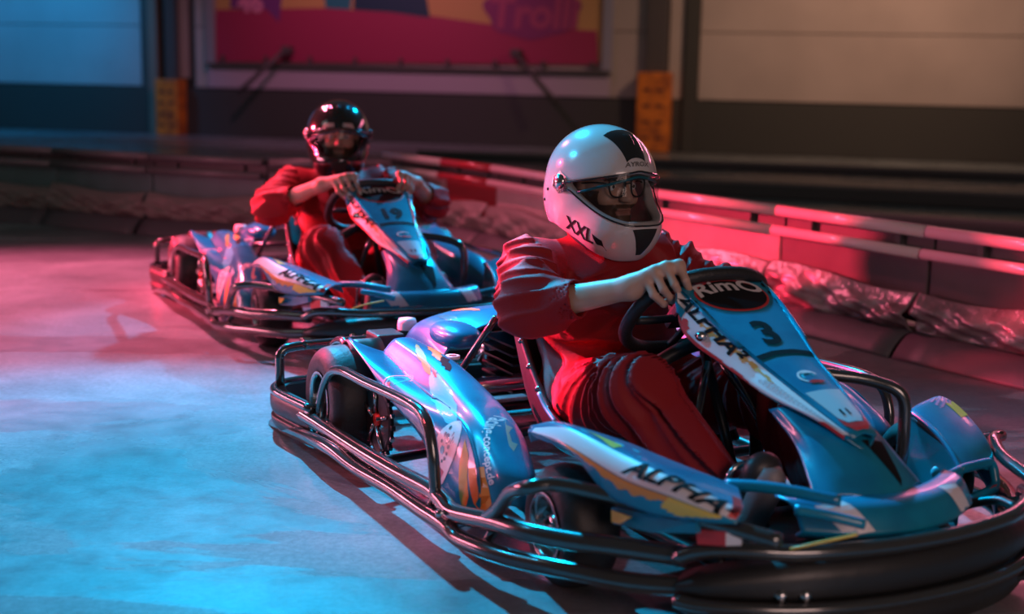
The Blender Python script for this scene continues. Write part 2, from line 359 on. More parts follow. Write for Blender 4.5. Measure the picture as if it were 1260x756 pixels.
bpoly('banner_figure',[(6.393-bc,2.619),(6.340-bc,1.991),(6.920-bc,1.960),(7.569-bc,1.881),(7.502-bc,2.239),(7.241-bc,2.619)],mat('banner_dark_teal',(.02,.06,.10),.5),.002)
bpoly('banner_figure',[(8.945-bc,2.619),(9.027-bc,1.730),(9.583-bc,1.713),(9.739-bc,2.619)],mat('banner_ochre',(.62,.33,.05),.5),.002)
def wtext(name,s,c,size,m,par,y,bold=.02,shear=0):
    v,f=text2d(s,size,shear,bold); return mobj(name,[(c[0]+a,y,c[1]+b) for a,b in v],f,m,par,smooth=False)
v,f=poly2d([(math.cos(a)*.72*(1+.08*math.sin(5*a)),math.sin(a)*.40*(1+.05*math.sin(7*a))) for a in [2*math.pi*i/40 for i in range(40)]],.4)
q=(9.145-bc,1.990); mobj('logo_ground',[(q[0]+a,-.048,q[1]+b) for a,b in v],[tuple(reversed(g)) for g in f],mat('banner_plum',(.28,.04,.16),.5),bn,smooth=False)
wtext('lettering','Trolli',(9.171-bc,1.943),.62,mat('banner_logo_pink',(.45,.07,.17),.5),bn,-.052,.02,.1)
wtext('lettering','46',(4.635-bc,2.077),.42,PNK,bn,-.052,.02)
FR=mat('banner_frame_grey',(.42,.40,.46),.4,.3)
for x0,x1,z0,z1 in ((-hw-.16,-hw,bz-.12,bz+3.2),(hw+.02,hw+.17,bz-.12,bz+3.2)): box('frame_rail',((x0+x1)/2,-.05,(z0+z1)/2),(x1-x0,.12,z1-z0),FR,bn,.01)
box('frame_rail',(0,-.07,bz-.10),(2*hw+.3,.1,.06),GREYW,bn,.01)
for i in range(9): box('frame_clip',(-hw+.12+i*(2*hw-.24)/8,-.06,bz-.02),(.05,.06,.14),GREYW,bn,.005)
box('lower_board',(0,-.03,bz-.31),(2*hw+.3,.05,.30),mat('lilac_board',(.50,.42,.50),.45),bn,.01)
for a,b in (((5.286-bc,1.365),(4.586-bc,0.724)),((8.948-bc,1.374),(9.636-bc,0.697))):
    tube('brace',[(a[0],-.22,a[1]),(b[0],-.42,b[1]-.02)],.035,GREYW,bn,sub=1)
    box('brace_bracket',(a[0],-.12,a[1]),(.14,.2,.12),GREYW,bn,.01)

# ------------------------------------------------------------------ track barriers
BRED=mat('red_barrier_board',(.30,.025,.035),.45,bump=(8,.15),vary=(3,(.30,.03,.04)))
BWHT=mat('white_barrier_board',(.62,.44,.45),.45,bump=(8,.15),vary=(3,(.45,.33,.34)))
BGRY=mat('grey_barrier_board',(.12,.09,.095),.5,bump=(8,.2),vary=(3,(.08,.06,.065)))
BSLT=mat('slate_barrier_board',(.11,.20,.20),.5,bump=(8,.2),vary=(3,(.08,.14,.14)))
RAILW=mat('pale_barrier_rail',(.80,.60,.62),.24,0,.5,bump=(20,.04)); RAILR=mat('red_barrier_rail',(.45,.03,.05),.25,0,.3)
RAILG=mat('grey_barrier_rail',(.16,.15,.16),.35); FOIL=mat('shiny_wrinkled_sheet',(.40,.33,.35),.26,.25,0,bump=(28,.7),vary=(5,(.16,.12,.13)))
FOILD=mat('dull_wrinkled_sheet',(.22,.18,.17),.5,0,0,bump=(14,.8)); BASEM=mat('barrier_base',(.09,.085,.09),.5,bump=(12,.2)); BASEP=mat('grey_rubber_skirt',(.10,.085,.10),.5,bump=(12,.3))
def nrm2(d): return Vector((d.y,-d.x,0))
def barrier(a,b,label,group,board,rail,sheet,seed,shiny,front=None):
    a=Vector((*a[:2],0)); b=Vector((*b[:2],0)); L=(b-a).length; d=(b-a).normalized(); ang=math.atan2(d.y,d.x)
    p=empty('track_barrier',tuple((a+b)/2),ang,label,'barrier',group); h=L/2-.006     # local -y faces the track / camera side
    r=random.Random(seed)
    tube('upper_rail',[(-h,-.05,.490),(h,-.05,.490)],.024,rail,p,sub=1,seg=16)
    tube('lower_rail',[(-h,-.075,.405),(h,-.075,.405)],.022,rail,p,sub=1,seg=16)
    for k in (-.6,.6): box('rail_bracket',(k*h,.0,.445),(.035,.05,.09),BASEM,p,.004)
    box('board',(0,.0,.25),(2*h,.045,.26),board,p,.008)
    box('dark_gap_strip',(0,.012,.445),(2*h,.02,.125),BASEM,p,.004)  # added dark strip, darkens the gap where lit floor showed between rails
    n=26; m=12; G=np.zeros((n,m,3)); ph=[r.uniform(0,6) for _ in range(6)]
    for i in range(n):
        x=-h+2*h*i/(n-1)
        for j in range(m):
            t=j/(m-1); bulge=.05+.055*math.sin(math.pi*(t*.9+.05))
            w=.022*math.sin(11*x+5*t+ph[0]+1.5*math.sin(7*x+ph[1]))+.014*math.sin(23*x-9*t+ph[2])+.010*math.sin(37*x+21*t+ph[3])
            G[i,j]=(x, -bulge-.02-w*math.sin(math.pi*min(1,t*1.15+.02)), .075+.185*t+.018*math.sin(6*x+ph[4])*t)
    s=Surf(G); v,f=s.vf(90,36); o=mobj('wrinkled_sheet',v,f,sheet,p); thick(o,.006,-1)
    box('base_plinth',(0,-.03,.05),(2*h,.16,.10),BASEM,p,.012)
    v,f=Surf([[(x,-.10,.10),(x,-.14,.085),(x,-.19,.04),(x,-.215,.003)] for x in np.linspace(-h,h,5)]).vf(9,10); thick(mobj('ground_skirt',v,f,BASEP,p),.01,-1)
    for k in (-.45,.45):
        v,f=lathe_vf([(0.0001,-.125),(.014,-.125),(.016,-.118),(.016,-.105)],(k*h,0,.055),'y',10); mobj('bolt',v,f,STEEL,p)
    return p
def walk(pts,seg):
    P=cr(np.array([q[:2] for q in pts],float),np.linspace(0,1,800)); s=np.r_[0,np.cumsum(np.linalg.norm(np.diff(P,axis=0),axis=1))]; n=max(1,round(s[-1]/seg))
    return [(float(np.interp(t,s,P[:,0])),float(np.interp(t,s,P[:,1]))) for t in np.linspace(0,s[-1],n+1)]
RP=[p[:2] for p in ((-0.877,9.179,0),(-0.434,8.548,0),(-0.094,8.066,0),(0.634,6.716,0),(1.219,5.812,0),(1.658,5.085,0),(2.28,4.15,0),(2.85,3.35,0))]
where=['behind the rear driver\'s hands','just right of the rear kart\'s front panel','between the red section and the white helmet','behind the white helmet','behind the front driver\'s hand and number three panel','right of the number three panel','at the right edge of the photo','just outside the right edge, nearest the camera']
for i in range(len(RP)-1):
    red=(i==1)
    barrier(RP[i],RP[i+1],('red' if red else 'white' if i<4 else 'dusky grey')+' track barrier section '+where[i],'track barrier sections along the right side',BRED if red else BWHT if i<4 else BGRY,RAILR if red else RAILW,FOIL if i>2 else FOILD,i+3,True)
LP=walk([(-4.75,9.45,0),(-3.604,9.077,0),(-2.956,8.843,0),(-2.306,8.489,0),(-1.447,8.164,0),(-.98,8.15,0),(-.80,8.35,0)],.95)
lw=['just outside the left edge of the photo','at the left edge of the photo','second from the left edge of the photo','left of the rear kart\'s rear bumper','behind the rear driver\'s seat and shoulder']
for i in range(len(LP)-1): barrier(LP[i],LP[i+1],'slate grey track barrier section '+lw[min(i,4)],'slate grey track barrier sections',BSLT,RAILG,FOILD,i+31,False)
# low kerbs on the far lane
KM=mat('dark_rubber_kerb',(.06,.06,.062),.6,bump=(6,.2)); KL=mat('grey_kerb_edge',(.16,.15,.15),.5)
for i,(a,b,h,t) in enumerate([((-9,13.4),(-1.6,12.2),.10,'long low dark kerb on the far lane behind the left barrier'),((-1.2,16.6),(7.5,14.2),.08,'farthest low dark kerb running along the back wall'),((-.6,12.9),(6.5,10.6),.12,'middle low dark kerb on the far lane behind the right barrier'),((.4,10.2),(5.2,7.8),.14,'nearest low dark kerb behind the right barrier rails')]):
    a=Vector((*a,0));b=Vector((*b,0));d=b-a; k=empty('low_kerb',tuple((a+b)/2),math.atan2(d.y,d.x),t,'kerb')
    v,f=box_vf((0,0,h/2),(d.length,.34,h),None,.02); mobj('kerb_block',v,f,KM,k,smooth=False); box('kerb_edge',(0,-.12,h+.012),(d.length,.06,.03),KL,k,.006)
# ------------------------------------------------------------------ go-kart (built in its own frame: x forward, y left, z up)
def pt(*a): return tuple(a)
def mir(P): return [(x,-y,z) for x,y,z in P]
def make_kart():
    k=empty('go_kart',(0,0,0),0,'','go-kart','rental go-karts on the track')
    # chassis
    for s in (-1,1):
        tube('chassis_rail',soft([(-.22,s*.30,.075),(.25,s*.34,.07),(.62,s*.36,.07),(1.02,s*.26,.07),(1.30,s*.24,.075)],.08),.016,DARKM,k,sub=2)
    for x,w in ((-.05,.30),(.22,.33),(.62,.35),(1.0,.27),(1.28,.23)): tube('cross_tube',[(x,-w,.07),(x,w,.07)],.014,DARKM,k,sub=1)
    box('floor_tray',(.95,0,.045),(.62,.46,.008),DARKM,k,.002)
    tube('rear_axle',[(-.02,-.60,.15),(-.02,.60,.15)],.024,STEEL,k,sub=1,seg=16)
    v,f=join(*[lathe_vf([(.02,y-.006),(.105,y-.006),(.105,y+.006),(.02,y+.006)],(-.02,0,.15),'y',36) for y in (-.36,)]); bd=mobj('brake_disc',v,f,STEEL,k,smooth=False)
    # perforated sprocket with red hub, seen through the side hoop
    spx=(0.206,-0.585,0.145)
    v,f=lathe_vf([(.03,-.008),(.088,-.008),(.094,-.004),(.094,.004),(.088,.008),(.03,.008)],spx,'y',40); sp=mobj('drive_sprocket',v,f,DARKM,k,smooth=False)
    for i in range(20):
        a=2*math.pi*i/20; R=Matrix.Rotation(-a,3,'Y'); 
        if i<20: box('sprocket_tooth',(spx[0]+.099*math.cos(a),spx[1],spx[2]+.099*math.sin(a)),(.012,.012,.012),STEEL if i%2 else DARKM,sp,.002,R)
    for i in range(5):
        a=2*math.pi*i/5+.3; tube('spoke',[(spx[0]+.02*math.cos(a),spx[1]-.012,spx[2]+.02*math.sin(a)),(spx[0]+.085*math.cos(a),spx[1]-.012,spx[2]+.085*math.sin(a))],.006,STEEL,sp,sub=1,seg=6)
    v,f=lathe_vf([(.0001,-.012),(.018,-.012),(.022,.0),(.022,.02)],spx,'y',20); h=mobj('hub',v,f,REDM,sp); h['label']='red hub'
    tube('tie_rod',[(.02,-.60,.175),(.14,-.55,.20),(.26,-.50,.215)],.008,STEEL,k)
    # wheels
    def wheel(c,r,w,rr,steer=0):
        p=[(rr,-w/2+.004),(rr+.012,-w/2),(r-.028,-w/2),(r-.008,-w/2+.016),(r,-w/2+.036),(r+.002,0),(r,w/2-.036),(r-.008,w/2-.016),(r-.028,w/2),(rr+.012,w/2),(rr,w/2-.004)]
        P=cr(np.array(p,float),np.linspace(0,1,41)); v,f=lathe_vf([tuple(q) for q in P],(0,0,0),'y',56); t=mobj('tyre',v,f,RUBBER,k); t.location=c
        sy=-1 if c[1]<0 else 1; o=sy*(w/2)
        prof=[(rr+.002,o+sy*.002),(rr-.006,o+sy*.003),(rr-.012,o-sy*.008),(rr-.014,o-sy*.05),(.034,o-sy*.052),(.03,o-sy*.03),(.024,o-sy*.012),(.0001,o-sy*.012)]
        v,f=lathe_vf(prof,(0,0,0),'y',40); rim=mobj('wheel_rim',v,f,STEEL,t)
        for i in range(5):
            a=2*math.pi*i/5+.5; tube('rim_spoke',[(.022*math.cos(a),o-sy*.03,.022*math.sin(a)),((rr-.012)*math.cos(a),o-sy*.03,(rr-.012)*math.sin(a))],.009,STEEL,t,sub=1,seg=8)
        for i in range(3):
            a=2*math.pi*i/3; v,f=lathe_vf([(.0001,o-sy*.003),(.006,o-sy*.003),(.007,o-sy*.014)],(.013*math.cos(a),0,.013*math.sin(a)),'y',8); mobj('wheel_nut',v,f,DARKM,t)
        t.rotation_euler=(0,0,steer); return t
    wheel((1.10,-.49,.131),.129,.125,.072,math.radians(-3)); wheel((1.10,.49,.131),.129,.125,.072,math.radians(-3))
    wheel((-.02,-.605,.152),.150,.15,.080); wheel((-.02,.605,.152),.150,.15,.080)
    for s in (-1,1):
        v,f=lathe_vf([(.001,-.03),(.02,-.03),(.02,.03),(.001,.03)],(1.10,s*.40,.13),'y',14); mobj('steering_knuckle',v,f,DARKM,k)
        tube('track_rod',[(1.02,s*.40,.14),(.99,s*.05,.15)],.008,STEEL,k,sub=1)
    # side protection, right then left
    lr=[(-0.36,-0.711,0.001),(0.154,-0.72,0.074),(0.355,-0.7,0.064),(0.533,-0.68,0.065),(0.729,-0.675,0.069),(0.858,-0.67,0.073),(0.914,-0.665,0.061),(1.027,-0.65,0.071),(1.12,-0.62,0.078),(1.235,-.575,.092),(1.36,-.50,.10),(1.47,-.40,.115)]
    ur=[(-0.265,-0.72,0.101),(-0.015,-0.7,0.099),(0.327,-0.69,0.107),(0.574,-0.675,0.113),(0.74,-0.66,0.119),(0.815,-0.66,0.113),(0.879,-0.66,0.107),(1.031,-0.64,0.134),(1.153,-0.62,0.15),(1.242,-0.575,0.156),(1.34,-.51,.165),(1.44,-.43,.17)]
    hoop=[(-.005,-.68,.09),(-.005,-.68,.15),(.06,-.68,.235),(.16,-.68,.277),(.36,-.675,.285),(.64,-.67,.298),(.735,-.67,.28),(.775,-.67,.21),(.78,-.665,.12)]
    fh=[(.99,-.645,.125),(1.06,-.645,.17),(1.12,-.645,.225),(1.19,-.638,.258),(1.22,-0.585,0.265),(1.314,-0.51,0.259),(1.43,-0.455,0.257),(1.541,-0.405,0.257),(1.625,-0.36,0.253)]
    for s in (1,-1):
        f_=lambda P:[(x,y*s,z if s>0 else z*.88) for x,y,z in P]
        tube('side_bumper_rail',f_(lr),.020,TUBE,k,sub=4,seg=12); tube('side_bumper_rail',f_(ur),.021,TUBE,k,sub=4,seg=12)
        tube('side_hoop',f_(hoop),.014,TUBE,k,sub=5,seg=12); tube('wheel_guard_bar',f_(fh),.015,TUBE,k,sub=5,seg=12)
        for x,y0,z0,z1 in ((.05,-.705,.07,.115),(.40,-.68,.07,.11),(.74,-.665,.075,.12),(1.0,-.64,.08,.13)):
            v,f=tube_vf([(x,s*y0,z0),(x+.01,s*(y0+.03),z1)],.012,sub=1); mobj('rail_bracket',v,f,TUBE,k)
        tube('rail_stay',f_([(.30,-.35,.08),(.36,-.52,.085),(.40,-.67,.09)]),.012,DARKM,k)
        v,f=lathe_vf([(.0001,-.024),(.008,-.022),(.010,-.012)],(.86,s*.675,.105),'y',8); mobj('bolt',v,f,STEEL,k)
    # rear bumper: plastic band round the back plus hoops
    band=[(-.02,-.70),(-.16,-.725),(-.27,-.735),(-.345,-.70),(-.38,-.60),(-.40,-.4),(-.405,0),(-.40,.4),(-.38,.60),(-.345,.70),(-.27,.735),(-.16,.725),(-.02,.70)]
    G=[[(x+.00*0,y,z) for x,y,z in ((x-dx*.0+dx*(-1 if abs(y)<.6 else 0),y+dx*(-1 if y<-.5 else 1 if y>.5 else 0),z) for dx,z in ((-.03,.015),(.0,.02),(.010,.05),(.0,.062),(.010,.075),(.012,.11),(-.002,.128),(-.035,.128)))] for x,y in band]
    v,f=Surf(G).vf(90,30); rb=mobj('rear_bumper',v,f,PLAST,k)
    tube('rear_bumper_rim',[(x,y,.128) for x,y in band],.013,TUBE,k,sub=4)
    for s in (-1,1):
        tube('rear_hoop',soft([(-.335,s*.70,.11),(-.335,s*.70,.236),(-.34,s*.64,.243),(-.36,s*.36,.243),(-.36,s*.36,.12)],.05),.014,TUBE,k,sub=2,seg=12)
    tube('rear_cross_bar',[(-.36,-.36,.2),(-.36,.36,.2)],.014,TUBE,k,sub=1)
    T=bvh(rb); decal('lettering',text2d('Ti',.05,0,.001,1.2),(-0.02,-0.78,0.101),(1,0,0),(0,0,1),T,WHITE,rb)
    # front bumper
    C=[(1.40,-.50),(1.50,-.41),(1.575,-.28),(1.61,-.14),(1.62,0),(1.61,.14),(1.575,.28),(1.50,.41),(1.40,.50),(1.28,.575)]
    C=[(1.445,-.455)]+C[1:-1]
    prof=((-.05,.018),(-.004,.022),(.006,.045),(.0,.07),(-.012,.085),(-.012,.10),(.004,.115),(.006,.15),(-.004,.172),(-.02,.182),(-.05,.186))
    G=[]
    for i,(x,y) in enumerate(C):
        j0,j1=max(i-1,0),min(i+1,len(C)-1); tx,ty=C[j1][0]-C[j0][0],C[j1][1]-C[j0][1]; l=math.hypot(tx,ty); nx,ny=ty/l,-tx/l
        if nx<0 and abs(y)<.45: nx,ny=-nx,-ny
        e=min(1,.35+min(i,len(C)-1-i)*.3); G.append([(x+nx*d,y+ny*d,.10+(z-.10)*e) for d,z in prof])
    v,f=Surf(G).vf(100,50); fb=mobj('front_bumper',v,f,PLAST,k); Tf=bvh(fb)
    tube('front_bumper_rail',[(x-.005,y*1.0,.20-.03*(abs(y)>.42)) for x,y in C],.016,TUBE,k,sub=4); tube('front_bumper_rail',[(x+.012,y*1.02,.095) for x,y in C],.014,TUBE,k,sub=4)
    v,f=box_vf((1.42,0,.055),(.30,.80,.012),None,.003); mobj('underside_dark_plate',v,f,PLAST,k,smooth=False)  # added black plate, keeps the lit floor under the nose dark
    for y in (-.305,-.262): 
        hp=Tf.ray_cast(Vector((2,y,.120)),Vector((-1,0,0)))[0]; v,f=lathe_vf([(.0001,.010),(.009,.009),(.013,.002),(.013,-.01)],tuple(hp),'x',12); o=mobj('bumper_bolt',v,f,STEEL,k)
    for s in (-1,1):
        tube('bumper_strut',[(1.30,s*.23,.075),(1.60-.03,s*.22,.07)],.014,DARKM,k,sub=1)
        tube('bumper_strut',[(1.30,s*.24,.10),(1.44,s*.34,.18),(1.53,s*.33,.195)],.010,DARKM,k)
    # front hoops through left side of the cockpit
    for s in (1,):
        tube('fairing_stay',soft([(1.15,s*.03,.43),(1.23,s*.17,.418),(1.285,s*.235,.395),(1.285,s*.24,.28),(1.28,s*.235,.12)],.05),.014,TUBE,k,sub=3,seg=12)
    # ---- side pods
    A=[(-0.006,-0.6,0.326),(0.152,-0.6,0.282),(0.3,-0.6,0.233),(0.539,-0.6,0.181),(0.619,-0.605,0.112),(0.701,-0.61,0.057),(0.768,-0.61,0.026)]
    B=[(0.051,-0.52,0.296),(0.26,-0.53,0.271),(0.467,-0.545,0.261),(0.696,-0.565,0.254),(0.795,-0.58,0.212),(0.86,-0.595,0.153),(0.87,-0.6,0.071)]
    Cc=[(0.056,-0.42,0.322),(0.312,-0.42,0.315),(0.565,-0.43,0.282),(0.734,-0.45,0.256),(0.855,-0.48,0.214),(0.936,-0.51,0.18),(0.958,-0.54,0.129)]
    rows=[]
    for a,b,c in zip(A,B,Cc):
        a,b,c=map(N3,(a,b,c)); m=(a+b)/2+N3(0,-.012,.004); n=(b+c)/2+N3(0,-.01,.02); e=c+N3(0,.03,-.05); g=c+N3(0,.04,-.16)
        g[2]=max(g[2],.06); e[2]=max(e[2],.07); a0=a+N3(0,.03,-.02); a0[2]=max(a0[2],.03)
        rows.append([a0,a,m,b,b+N3(0,.008,.004),n,c,e,g])
    for s in (1,-1):
        P=np.array(rows)*N3(1,s,1); v,f=Surf(P).vf(90,70)
        if s<0: f=[g[::-1] for g in f]
        o=mobj('side_pod',v,f,BLUE,k); thick(o,.006,-1)
        Tp=bvh(o); R=lambda a,b:(Vector(b)-Vector(a))
        # livery: on the top face (between ridge and inner edge)
        b2,c2,b4,c4=[Vector(p)*1 for p in (B[1],Cc[1],B[3],Cc[3])]
        for q in (b2,c2,b4,c4): q.y*=s
        ax=(b4-b2); up=(c2-b2)
        if s>0:
            Oo=(b2+c2)/2; U=Vector((0,.75,.45)); X=Vector((.9,-.1,-.35))
            decal('livery_stroke',poly2d(jag(-.20,.02,.018,.050,12,.5,1)),Oo,X,U,Tp,ORANGE,o); decal('livery_stroke',poly2d(jag(-.15,.08,-.018,.008,12,.5,2)),Oo,X,U,Tp,mat('olive_print',(.15,.28,.05),.4),o)
            decal('livery_stroke',poly2d(jag(-.02,.10,.03,.06,12,.6,3)),Oo,X,U,Tp,BLACKP,o); decal('livery_stroke',poly2d(jag(.06,.40,-.03,.028,14,.25,4)),Oo,X,U,Tp,CYANP,o,off=.0008)
            decal('livery_stroke',poly2d(jag(.05,.11,.0,.014,6,.6,5)),Oo,X,U,Tp,RED,o,off=.0016)
            for gi,(px,py) in enumerate(((484,462),(494,470),(490,482))):
                pass
            O2=Vector((0.285,-0.565,0.264)); X2=Vector((.85,-.1,-.45)); U2=Vector((0,.45,.9))
            ring=lambda r0,r1,a0,a1,n=18:( [(r*math.cos(a),r*math.sin(a)) for i in range(n+1) for a in [a0+(a1-a0)*i/n] for r in (r0,r1)], [(2*i,2*i+1,2*i+3,2*i+2) for i in range(n)] )
            decal('swirl_emblem',ring(.016,.022,0,5),O2,X2,U2,Tp,CYANP,o); decal('swirl_emblem',ring(.026,.033,1,4.5),O2,X2,U2,Tp,PNK,o); decal('swirl_emblem',poly2d(jag(-.006,.03,-.03,-.006,6,.4,8)),O2,X2,U2,Tp,RED,o)
            # oval crest of hexagons
            O3=Vector((0.679,-0.6,0.192)); X3=Vector((1,0,-.15)); U3=Vector((-.18,.10,1))
            decal('crest',poly2d([(.050*math.cos(a),.082*math.sin(a)*(1.12 if math.sin(a)<0 else .85)) for a in [2*math.pi*i/36 for i in range(36)]]),O3,X3,U3,Tp,WHITE,o)
            for (hx,hy,r,mm) in ((-.008,-.004,.011,CYANP),(.014,.012,.006,DBLUE),(.016,-.004,.005,DBLUE),(.013,-.018,.006,DBLUE),(-.02,.03,.006,DBLUE),(-.022,.012,.005,DBLUE),(-.008,.032,.006,DBLUE),(-.018,.048,.005,DBLUE),(.0,.018,.005,DBLUE),(.004,-.028,.005,DBLUE)):
                decal('hexagon_print',poly2d([(hx+r*math.cos(a),hy+r*math.sin(a)) for a in [math.pi/3*i for i in range(6)]],.1),O3,X3,U3,Tp,mm,o,off=.002)
            for dx in (.008,.016,.023): decal('hexagon_print',([(dx-.0015,.02),(dx+.0015,.02),(dx+.0015,.055-dx),(dx-.0015,.055-dx)],[(0,1,2,3)]),O3,X3,U3,Tp,DBLUE,o,off=.002)
            decal('crest_rose_print',poly2d([(-.026,-.045),(.026,-.045),(.012,-.08),(0,-.092),(-.012,-.08)]),O3,X3,U3,Tp,mat('rose_print',(.5,.16,.20),.4),o,off=.0016)  # rose print at the foot of the crest
            # orange shapes and web address
            pa=lambda pts,m,y,nm='livery_patch',off=.001: decal(nm,poly2d([((Vector(p)-Vector(O4)).dot(Vector((1,0,0))),(Vector(p)-Vector(O4)).z) for p in pts],.03),O4,(1,0,0),(0,0,1),Tp,m,o,off)
            O4=(0.831,-0.6,0.164)
            pa([(0.744,-0.59,0.232),(0.781,-0.59,0.206),(0.833,-0.59,0.125),(0.826,-0.59,0.077),(0.798,-0.59,0.114),(0.759,-0.59,0.18)],ORANGE,0)
            pa([(0.801,-0.57,0.18),(0.844,-0.57,0.194),(0.883,-0.57,0.157),(0.902,-0.58,0.126),(0.882,-0.59,0.098),(0.855,-0.59,0.113)],ORANGE,0)
            v2=text2d('racing-concept.de',.030,.25,.0006,1.0); decal('lettering',v2,(0.806,-0.52,0.218),(.75,-.22,-.62),(.5,.35,.55),Tp,WHITE,o)
            pw=poly2d([(-.05,-.012),(.06,-.004),(.08,.004),(-.02,.03)],.03); decal('livery_patch',pw,(0.769,-0.465,0.241),(.75,-.15,-.62),(.3,.7,.5),Tp,mat('beige_print',(.5,.36,.30),.4),o)
        else:
            decal('livery_stroke',poly2d(jag(-.12,.10,-.02,.03,12,.5,11)),(b2+c2)/2,(.9,0,-.3),(0,-.8,.4),Tp,ORANGE,o); decal('livery_stroke',poly2d(jag(-.02,.12,.02,.05,10,.5,12)),(b2+c2)/2,(.9,0,-.3),(0,-.8,.4),Tp,RED,o)
    # fender hoop and dark inner panel at the rear wheel
    for s in (-1,1):
        v,f=Surf([[(-.10,s*.50,.20),(-.10,s*.60,.20)],[(-.085,s*.50,.27),(-.085,s*.60,.27)],[(-.03,s*.50,.318),(-.03,s*.60,.318)],[(.02,s*.50,.30),(.02,s*.60,.30)],[(.06,s*.50,.24),(.06,s*.60,.24)],[(.07,s*.5,.17),(.07,s*.6,.17)]]).vf(30,4); thick(mobj('rear_mudguard',v,f,PLAST,k),.006)
    tube('mudguard_loop',[(-0.269,-0.57,0.196),(-0.246,-0.57,0.24),(-0.193,-0.57,0.278),(-0.128,-0.57,0.293),(-0.085,-0.57,0.268),(-0.058,-0.57,0.216),(-0.051,-0.57,0.154)],.013,TUBE,k,sub=5)
    # ---- engine, tank, rear deck
    box('engine_block',(-.12,.10,.19),(.26,.22,.20),DARKM,k,.02)
    for i in range(6): box('cooling_fin',(-.12,-.03,.12+i*.028),(.22,.10,.008),DARKM,k,.002)
    box('exhaust_box',(-0.239,-0.4,0.261),(.10,.09,.055),DARKM,k,.008)
    v,f=lathe_vf([(.0001,-.12),(.04,-.12),(.055,-.10),(.055,.10),(.04,.12),(.0001,.12)],(-.27,.05,.20),'y',24); mobj('silencer',v,f,STEEL,k)
    def blob(name,c,r,m,par=k,e=2.6):
        vs=[];fs=[];n,q=36,18
        for i in range(q+1):
            th=math.pi*i/q-math.pi/2
            for j in range(n):
                ph=2*math.pi*j/n; sg=lambda t:math.copysign(abs(t)**(2/e),t)
                vs.append((c[0]+r[0]*sg(math.cos(th))*sg(math.cos(ph)),c[1]+r[1]*sg(math.cos(th))*sg(math.sin(ph)),c[2]+r[2]*sg(math.sin(th))))
        for i in range(q):
            for j in range(n): fs.append((i*n+j,i*n+(j+1)%n,(i+1)*n+(j+1)%n,(i+1)*n+j))
        return mobj(name,vs,fs,m,par)
    cov=Surf([[(-0.42,-0.383,0.262),(-0.36,-0.365,0.305),(-0.33,-0.282,0.326),(-0.3,-0.143,0.348),(-0.28,-0.04,0.351)],
              [(-0.511,-0.28,0.241),(-0.569,-0.2,0.241),(-0.53,-0.1,0.275),(-0.458,0,0.308),(-0.348,0.08,0.333)],
              [(-0.21,-0.33,0.29),(-0.179,-0.25,0.32),(-0.17,-0.16,0.331),(-0.207,-0.06,0.333),(-0.181,0.02,0.343)],
              [(0.056,-0.35,0.301),(0.101,-0.27,0.351),(0.06,-0.2,0.341),(0.003,-0.12,0.339),(-0.03,-0.05,0.339)]])
    eng=Surf([[(-.34,-.30,.16),(-.35,-.28,.25),(-.35,-.05,.29),(-.35,.12,.26)],[(-.24,-.33,.18),(-.24,-.29,.31),(-.24,-.04,.345),(-.24,.14,.30)],[(-.10,-.34,.18),(-.09,-.30,.325),(-.09,-.05,.375),(-.09,.14,.32)],[(.04,-.34,.16),(.04,-.30,.30),(.03,-.08,.36),(.02,.12,.30)]])
    v,f=eng.vf(40,40); ec=mobj('engine_cover',v,f,BLUE,k); thick(ec,.006,-1); Te=bvh(ec)
    decal('livery_stroke',poly2d(jag(-.10,.08,-.035,.0,12,.5,21)),(-.16,-.16,.4),(1,.2,0),(0,1,0),Te,ORANGE,ec); decal('livery_stroke',poly2d(jag(-.05,.06,-.02,.012,8,.5,22)),(-.06,-.04,.4),(1,-.6,0),(0,1,0),Te,RED,ec); decal('livery_stroke',poly2d(jag(-.09,.10,-.02,.015,10,.5,23)),(-.1,-.25,.4),(1,0,0),(0,1,0),Te,DBLUE,ec)
    tk=blob('fuel_tank',(-0.012,-0.27,0.313),(.105,.065,.036),BLUE,e=2.3); 
    v,f=lathe_vf([(.0001,.035),(.026,.033),(.030,.02),(.030,.0)],(-0.312,-0.3,0.276),'z',20); o=mobj('fuel_cap',v,f,WHITE,tk); o['label']='white fuel cap'
    box('battery_box',(.22,-.37,.15),(.14,.08,.12),PLAST,k,.01)
    v,f=lathe_vf([(.012,.0),(.020,.0),(.020,.008),(.012,.008)],(0.222,-0.38,0.299),'z',20); mobj('cap_ring',v,f,WHITE,k)
    # ---- seat
    prof=[ (.10,.50),(.16,.42),(.24,.29),(.32,.17),(.42,.10),(.54,.08),(.68,.10)]
    wing=[.055,.09,.12,.15,.15,.12,.05]; hw_=[.16,.19,.205,.215,.22,.21,.18]
    G=[]
    for (x,z),w,h in zip(prof,wing,hw_):
        G.append([(x+w*.75,-h-.03,z+w*.85),(x+w*.42,-h-.02,z+w*.5),(x+w*.1,-h+.02,z+w*.12),(x,-h*.45,z),(x,0,z-.004),(x,h*.45,z),(x+w*.1,h-.02,z+w*.12),(x+w*.42,h+.02,z+w*.5),(x+w*.75,h+.03,z+w*.85)])
    v,f=Surf(G).vf(40,50); seat=mobj('seat',v,f,SEATM,k); thick(seat,.012,-1)
    edge=[g[0] for g in G]; tube('seat_edge',edge,.008,SEATM,seat,sub=5,seg=8); tube('seat_edge',[g[-1] for g in G],.008,SEATM,seat,sub=5,seg=8)
    for i in range(7):
        q=cr(np.array(edge),[.08+.1*i])[0]; v,f=lathe_vf([(.0001,-.014),(.006,-.013),(.008,-.006)],(q[0],q[1]+.002,q[2]),'y',8); mobj('rivet',v,f,STEEL,seat)
